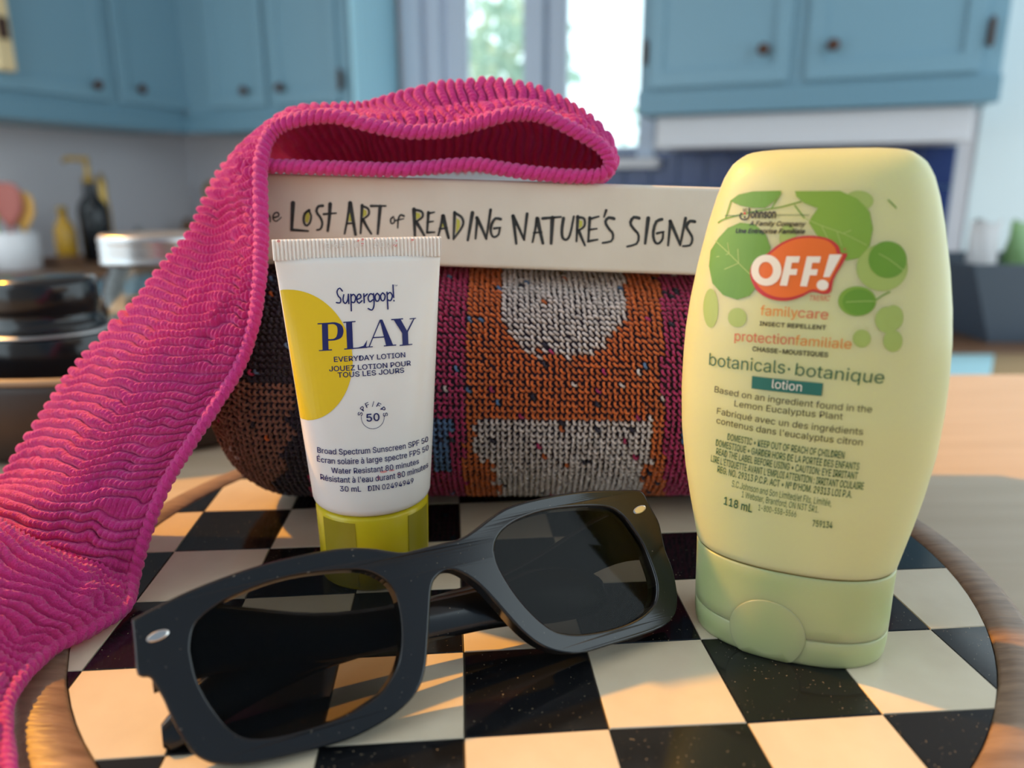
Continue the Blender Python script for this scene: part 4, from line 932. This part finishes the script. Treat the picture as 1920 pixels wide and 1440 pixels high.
part('temple_arm', arm([(xr - .0025, .018, .033, .0085), (xr - .014, .019, .032, .0115), (xr - .045, .0135, .0235, .0150), (xr - .085, .0125, .0220, .0170), (xr - .103, .0095, .0205, .0165), (xr - .114, .0062, .0170, .0150), (xr - .1200, .0040, .0125, .0140), (xr - .1228, .0055, .0100, .0136)], .0036), 'acetate', glass, True)
for sx in (xl + .0035, xr - .0035): part('hinge', join(box(sx - .002, sx + .002, .0205, .0255, -.0075, -.0045), tube([(sx, .0195, -.0078), (sx, .0265, -.0078)], .0013, 10)), 'steel', glass)

# ================================================================== blurred things behind
bowl = thing('serving_tray', 'dark walnut serving tray with tan lip coloured as lit holding jars at the left', 'tray', (-0.235, 0.492, 0))
part('tray_wall', lathe([(0.150, 0.0), (0.157, 0.004), (0.159, 0.036), (0.157, 0.0395), (0.153, 0.0395), (0.151, 0.036), (0.149, 0.008)], 96), 'darkwood', bowl, True)
part('tray_lip', sections([[((0.1545 + 0.0028 * math.cos(a)) * math.cos(t), (0.1545 + 0.0028 * math.cos(a)) * math.sin(t), 0.0405 + 0.0022 * math.sin(a)) for a in np.linspace(0, 2 * math.pi, 8, endpoint=False)] for t in np.linspace(0, 2 * math.pi, 97)], False), 'lit_lip', bowl, True)
def stand(name, label, cat, px_, Y, z=0.0085): p = PY(px_, 600, Y); return thing(name, label, cat, (p[0], p[1], z))
can = stand('black_canister', 'glossy black lidded canister in the dark serving tray', 'canister', 88, 0.425)
part('canister_body', lathe([(0.028, 0), (0.031, 0.003), (0.0345, 0.020), (0.0355, 0.040), (0.0340, 0.0425), (0.026, 0.043)], 48), 'black_glaze', can, True)
ld = part('lid', lathe([(0.030, 0.0425), (0.0318, 0.0455), (0.0295, 0.0475), (0.0275, 0.050), (0.0275, 0.0535), (0.0285, 0.056), (0.0285, 0.068), (0.0272, 0.0715), (0.010, 0.0722)], 48), 'black_glaze', can, True)
part('rim_highlight_ring', lathe([(0.0350, 0.0418), (0.0362, 0.0425), (0.0350, 0.0434)], 48), 'zinc', can, True)  # bright metal ring stands for the highlight line along the rim
jar = stand('glass_jar', 'clear glass jar with zinc screw lid behind the black canister', 'jar', 318, 0.53)
part('jar_glass', lathe([(0.034, 0), (0.0385, 0.004), (0.0405, 0.014), (0.0405, 0.052), (0.0375, 0.062), (0.0345, 0.066), (0.0345, 0.072), (0.0355, 0.074)], 48), 'jar', jar, True)
part('jar_contents', lathe([(0.030, 0.003), (0.036, 0.006), (0.038, 0.016), (0.038, 0.034), (0.030, 0.037)], 40), 'oats', jar, True)
ld = part('screw_lid', lathe([(0.0385, 0.070), (0.0392, 0.0715), (0.0392, 0.0735)] + [(0.0385 + 0.0007 * (k % 2), 0.0745 + 0.0022 * k) for k in range(6)] + [(0.0390, 0.0885), (0.0370, 0.0905), (0.032, 0.0898)], 48), 'zinc', jar, True)
# left run worktop items
def on_left(px_, back=0.0):      # point on left worktop; back = distance towards the wall from the cabinet front line
    v = at_left(px_, u=-back, py=450); p = kw(-back, v); return (p[0], p[1], CTR + 0.0005)
ck = thing('utensil_crock', 'white crock holding cooking utensils on the left worktop', 'crock', on_left(20, -0.02))
part('crock_body', lathe([(0.075, 0), (0.085, 0.006), (0.088, 0.13), (0.083, 0.135), (0.076, 0.130), (0.074, 0.02)], 40), 'crock', ck, True)
base = np.array(on_left(20, -0.02))
for (dx, dy, hgt_, wd, hh, colr, lab) in ((-0.035, 0.0, .165, .035, .14, (0.45, 0.62, 0.22), 'lime green spatula standing in the white crock'), (0.02, -0.02, .160, .055, .15, (0.42, 0.13, 0.11), 'terracotta red spatula standing in the white crock'), (0.045, 0.012, .150, .048, .13, (0.75, 0.42, 0.10), 'honey wood spoon standing in the white crock')):
    m = mat('utensil_' + lab.split()[0], colr, 0.6); u_ = thing('cooking_utensil', lab, 'utensil', tuple(base + np.array([dx, dy, 0.025])), (0.05, 0.05 if dx > 0 else -0.05, 0), group='utensils in the crock')
    part('handle', tube([(0, 0, 0), (0, 0, hgt_ - .01)], .007, 8), m, u_, True)
    rings_ = [[(wd * s * math.cos(a), .012 * math.sin(a), hgt_ - .03 + hh * t) for a in np.linspace(0, 2 * math.pi, 16, endpoint=False)] for t, s in ((0, .2), (.15, .55), (.4, .95), (.7, 1), (.9, .85), (1, .4))]
    part('blade', sections(rings_), m, u_, True)
pb = thing('pump_bottle', 'tall black bottle with brass pump on the left worktop', 'bottle', on_left(182, 0.02))
part('bottle_body', lathe([(0.050, 0), (0.056, 0.006), (0.057, 0.19), (0.050, 0.225), (0.026, 0.255), (0.022, 0.30), (0.024, 0.31)], 40), 'black_glaze', pb, True)
part('pump', join(tube([(0, 0, .30), (0, 0, .40)], .010, 10), tube([(0.01, 0, .395), (-0.07, -0.01, .400), (-0.085, -0.01, .385)], .010, 10), lathe([(0.024, .305), (.024, .325), (.012, .33)], 20)), 'brass', pb, True)
ab = thing('amber_bottle', 'squat amber glass bottle beside the tall black pump bottle', 'bottle', on_left(124, 0.12))
part('bottle_body', lathe([(0.036, 0), (0.04, 0.006), (0.04, 0.12), (0.030, 0.15), (0.016, 0.165), (0.016, 0.19)], 32), 'amber', ab, True); part('stopper', lathe([(0.019, .188), (.019, .21), (.015, .215)], 20), 'brass', ab, True)
wb_ = thing('wooden_board', 'brown wooden board lying on the left worktop beside the crock', 'board', on_left(112, 0.02), (0, 0, ROT_L))
part('board_slab', box(-.07, .05, -.06, .06, 0, .03, .006), 'counter', wb_)
for px_, hh, rr, mm, lab in ((205, .33, .022, 'brass', 'slim brass pepper mill behind the black pump bottle'), (262, .10, .035, 'zinc', 'small grey spice tin on the left worktop'), (355, .12, .04, 'counter', 'small brown pot near the worktop corner'), (405, .30, .05, 'tanwood', 'upright wooden block in the worktop corner')):
    o = thing('worktop_item', lab, lab.split()[2] if 'mill' not in lab else 'mill', on_left(px_, 0.22)); o.name = {'brass': 'pepper_mill', 'zinc': 'spice_tin', 'counter': 'brown_pot', 'tanwood': 'knife_block'}[mm]
    part('body', lathe([(rr * .9, 0), (rr, .005), (rr, hh * .6), (rr * .75, hh * .75), (rr * .8, hh * .97), (rr * .6, hh)], 24), mm, o, True)
    part('top', lathe([(rr * .3, hh), (rr * .5, hh + .008), (rr * .3, hh + .02)], 16), mm, o, True)
# peninsula with bin on the right
PX0, PX1 = PY(1700, 640, 1.30)[0], 1.55
pen = thing('side_counter', 'low side counter with walnut top and blue base at the right', 'counter', (0, 0, FLOOR))
part('counter_top', box(PX0, PX1, 1.29, 1.92, CTR - FLOOR - 0.006, CTR - FLOOR, 0.002), 'counter', pen); part('counter_edge', box(PX0, PX1, 1.285, 1.289, CTR - FLOOR - 0.006, CTR - FLOOR, 0), 'counter', pen)
part('base_post', box(PX0 + .02, PY(1862, 690, 1.3)[0], 1.30, 1.9, 0.001, CTR - FLOOR - 0.0065, .004), 'bead', pen)
part('base_panel', box(PY(1866, 690, 1.3)[0], PX1 - .02, 1.31, 1.9, 0.001, CTR - FLOOR - 0.0065, .004), 'tanwood', pen)
bx0 = PY(1838, 650, 1.34)[0]
bn = thing('storage_bin', 'slate grey open storage bin with bags on the side counter', 'bin', (bx0 + .15, 1.47, CTR + .0005))
part('bin_body', sections([[(-.15 + .02, -.12, 0), (.15, -.12, 0), (.15, .12, 0), (-.15 + .02, .12, 0)], [(-.19, -.14, .145), (.18, -.14, .145), (.18, .14, .145), (-.19, .14, .145)], [(-.182, -.132, .145), (.172, -.132, .145), (.172, .132, .145), (-.182, .132, .145)], [(-.12, -.11, .012), (.14, -.11, .012), (.14, .11, .012), (-.12, .11, .012)]]), 'bin', bn)
for k, (dx, dy, colr, lab) in enumerate(((-.092, .0, (.62, .60, .60), 'crumpled white snack bag in the slate bin'), (-.022, .0, (.16, .30, .10), 'green snack bag in the slate bin'), (.046, .0, (.55, .14, .16), 'red and pink snack bag in the slate bin'), (.112, .0, (.05, .06, .22), 'navy blue snack bag in the slate bin'))):
    r = np.random.default_rng(k + 20); m = mat('bag_' + str(k), colr, 0.35); sbag = thing('snack_bag', lab, 'bag', (bx0 + .15 + dx, 1.47 + dy, CTR + .0135), (0, 0, r.random() - .5), group='bags in the bin')
    rings_ = [[((.027 * s + .006 * (r.random() - .5)) * math.cos(a), (.030 * s2 + .006 * (r.random() - .5)) * math.sin(a), .20 * t + .012 * (r.random() - .5) * (t > 0)) for a in np.linspace(0, 2 * math.pi, 14, endpoint=False)] for t, s, s2 in ((0, .8, .5), (.25, 1, 1), (.6, 1, 1), (.85, 1.0, .4), (1, 1.0, .08))]
    part('bag_body', sections(rings_), m, sbag, True)
# end board of the left cabinet, sunlight put into its cream, with catch
eb = thing('cabinet_end_board', 'board coloured cream as if sunlit, with brown catch at the far left cabinet', 'board', (*kw(0, at_left(8)), 0), (0, 0, ROT_L))
part('edge_board', box(-.03, .03, -.055, -.02, ZC + .40, ZC + .78, .004), mat('sunlit_cream_tint', (.80, .62, .34), .5), eb); part('catch', box(-.02, .015, -.066, -.0555, ZC + .50, ZC + .57, .003), 'hinge', eb)
bpy.context.view_layer.update()
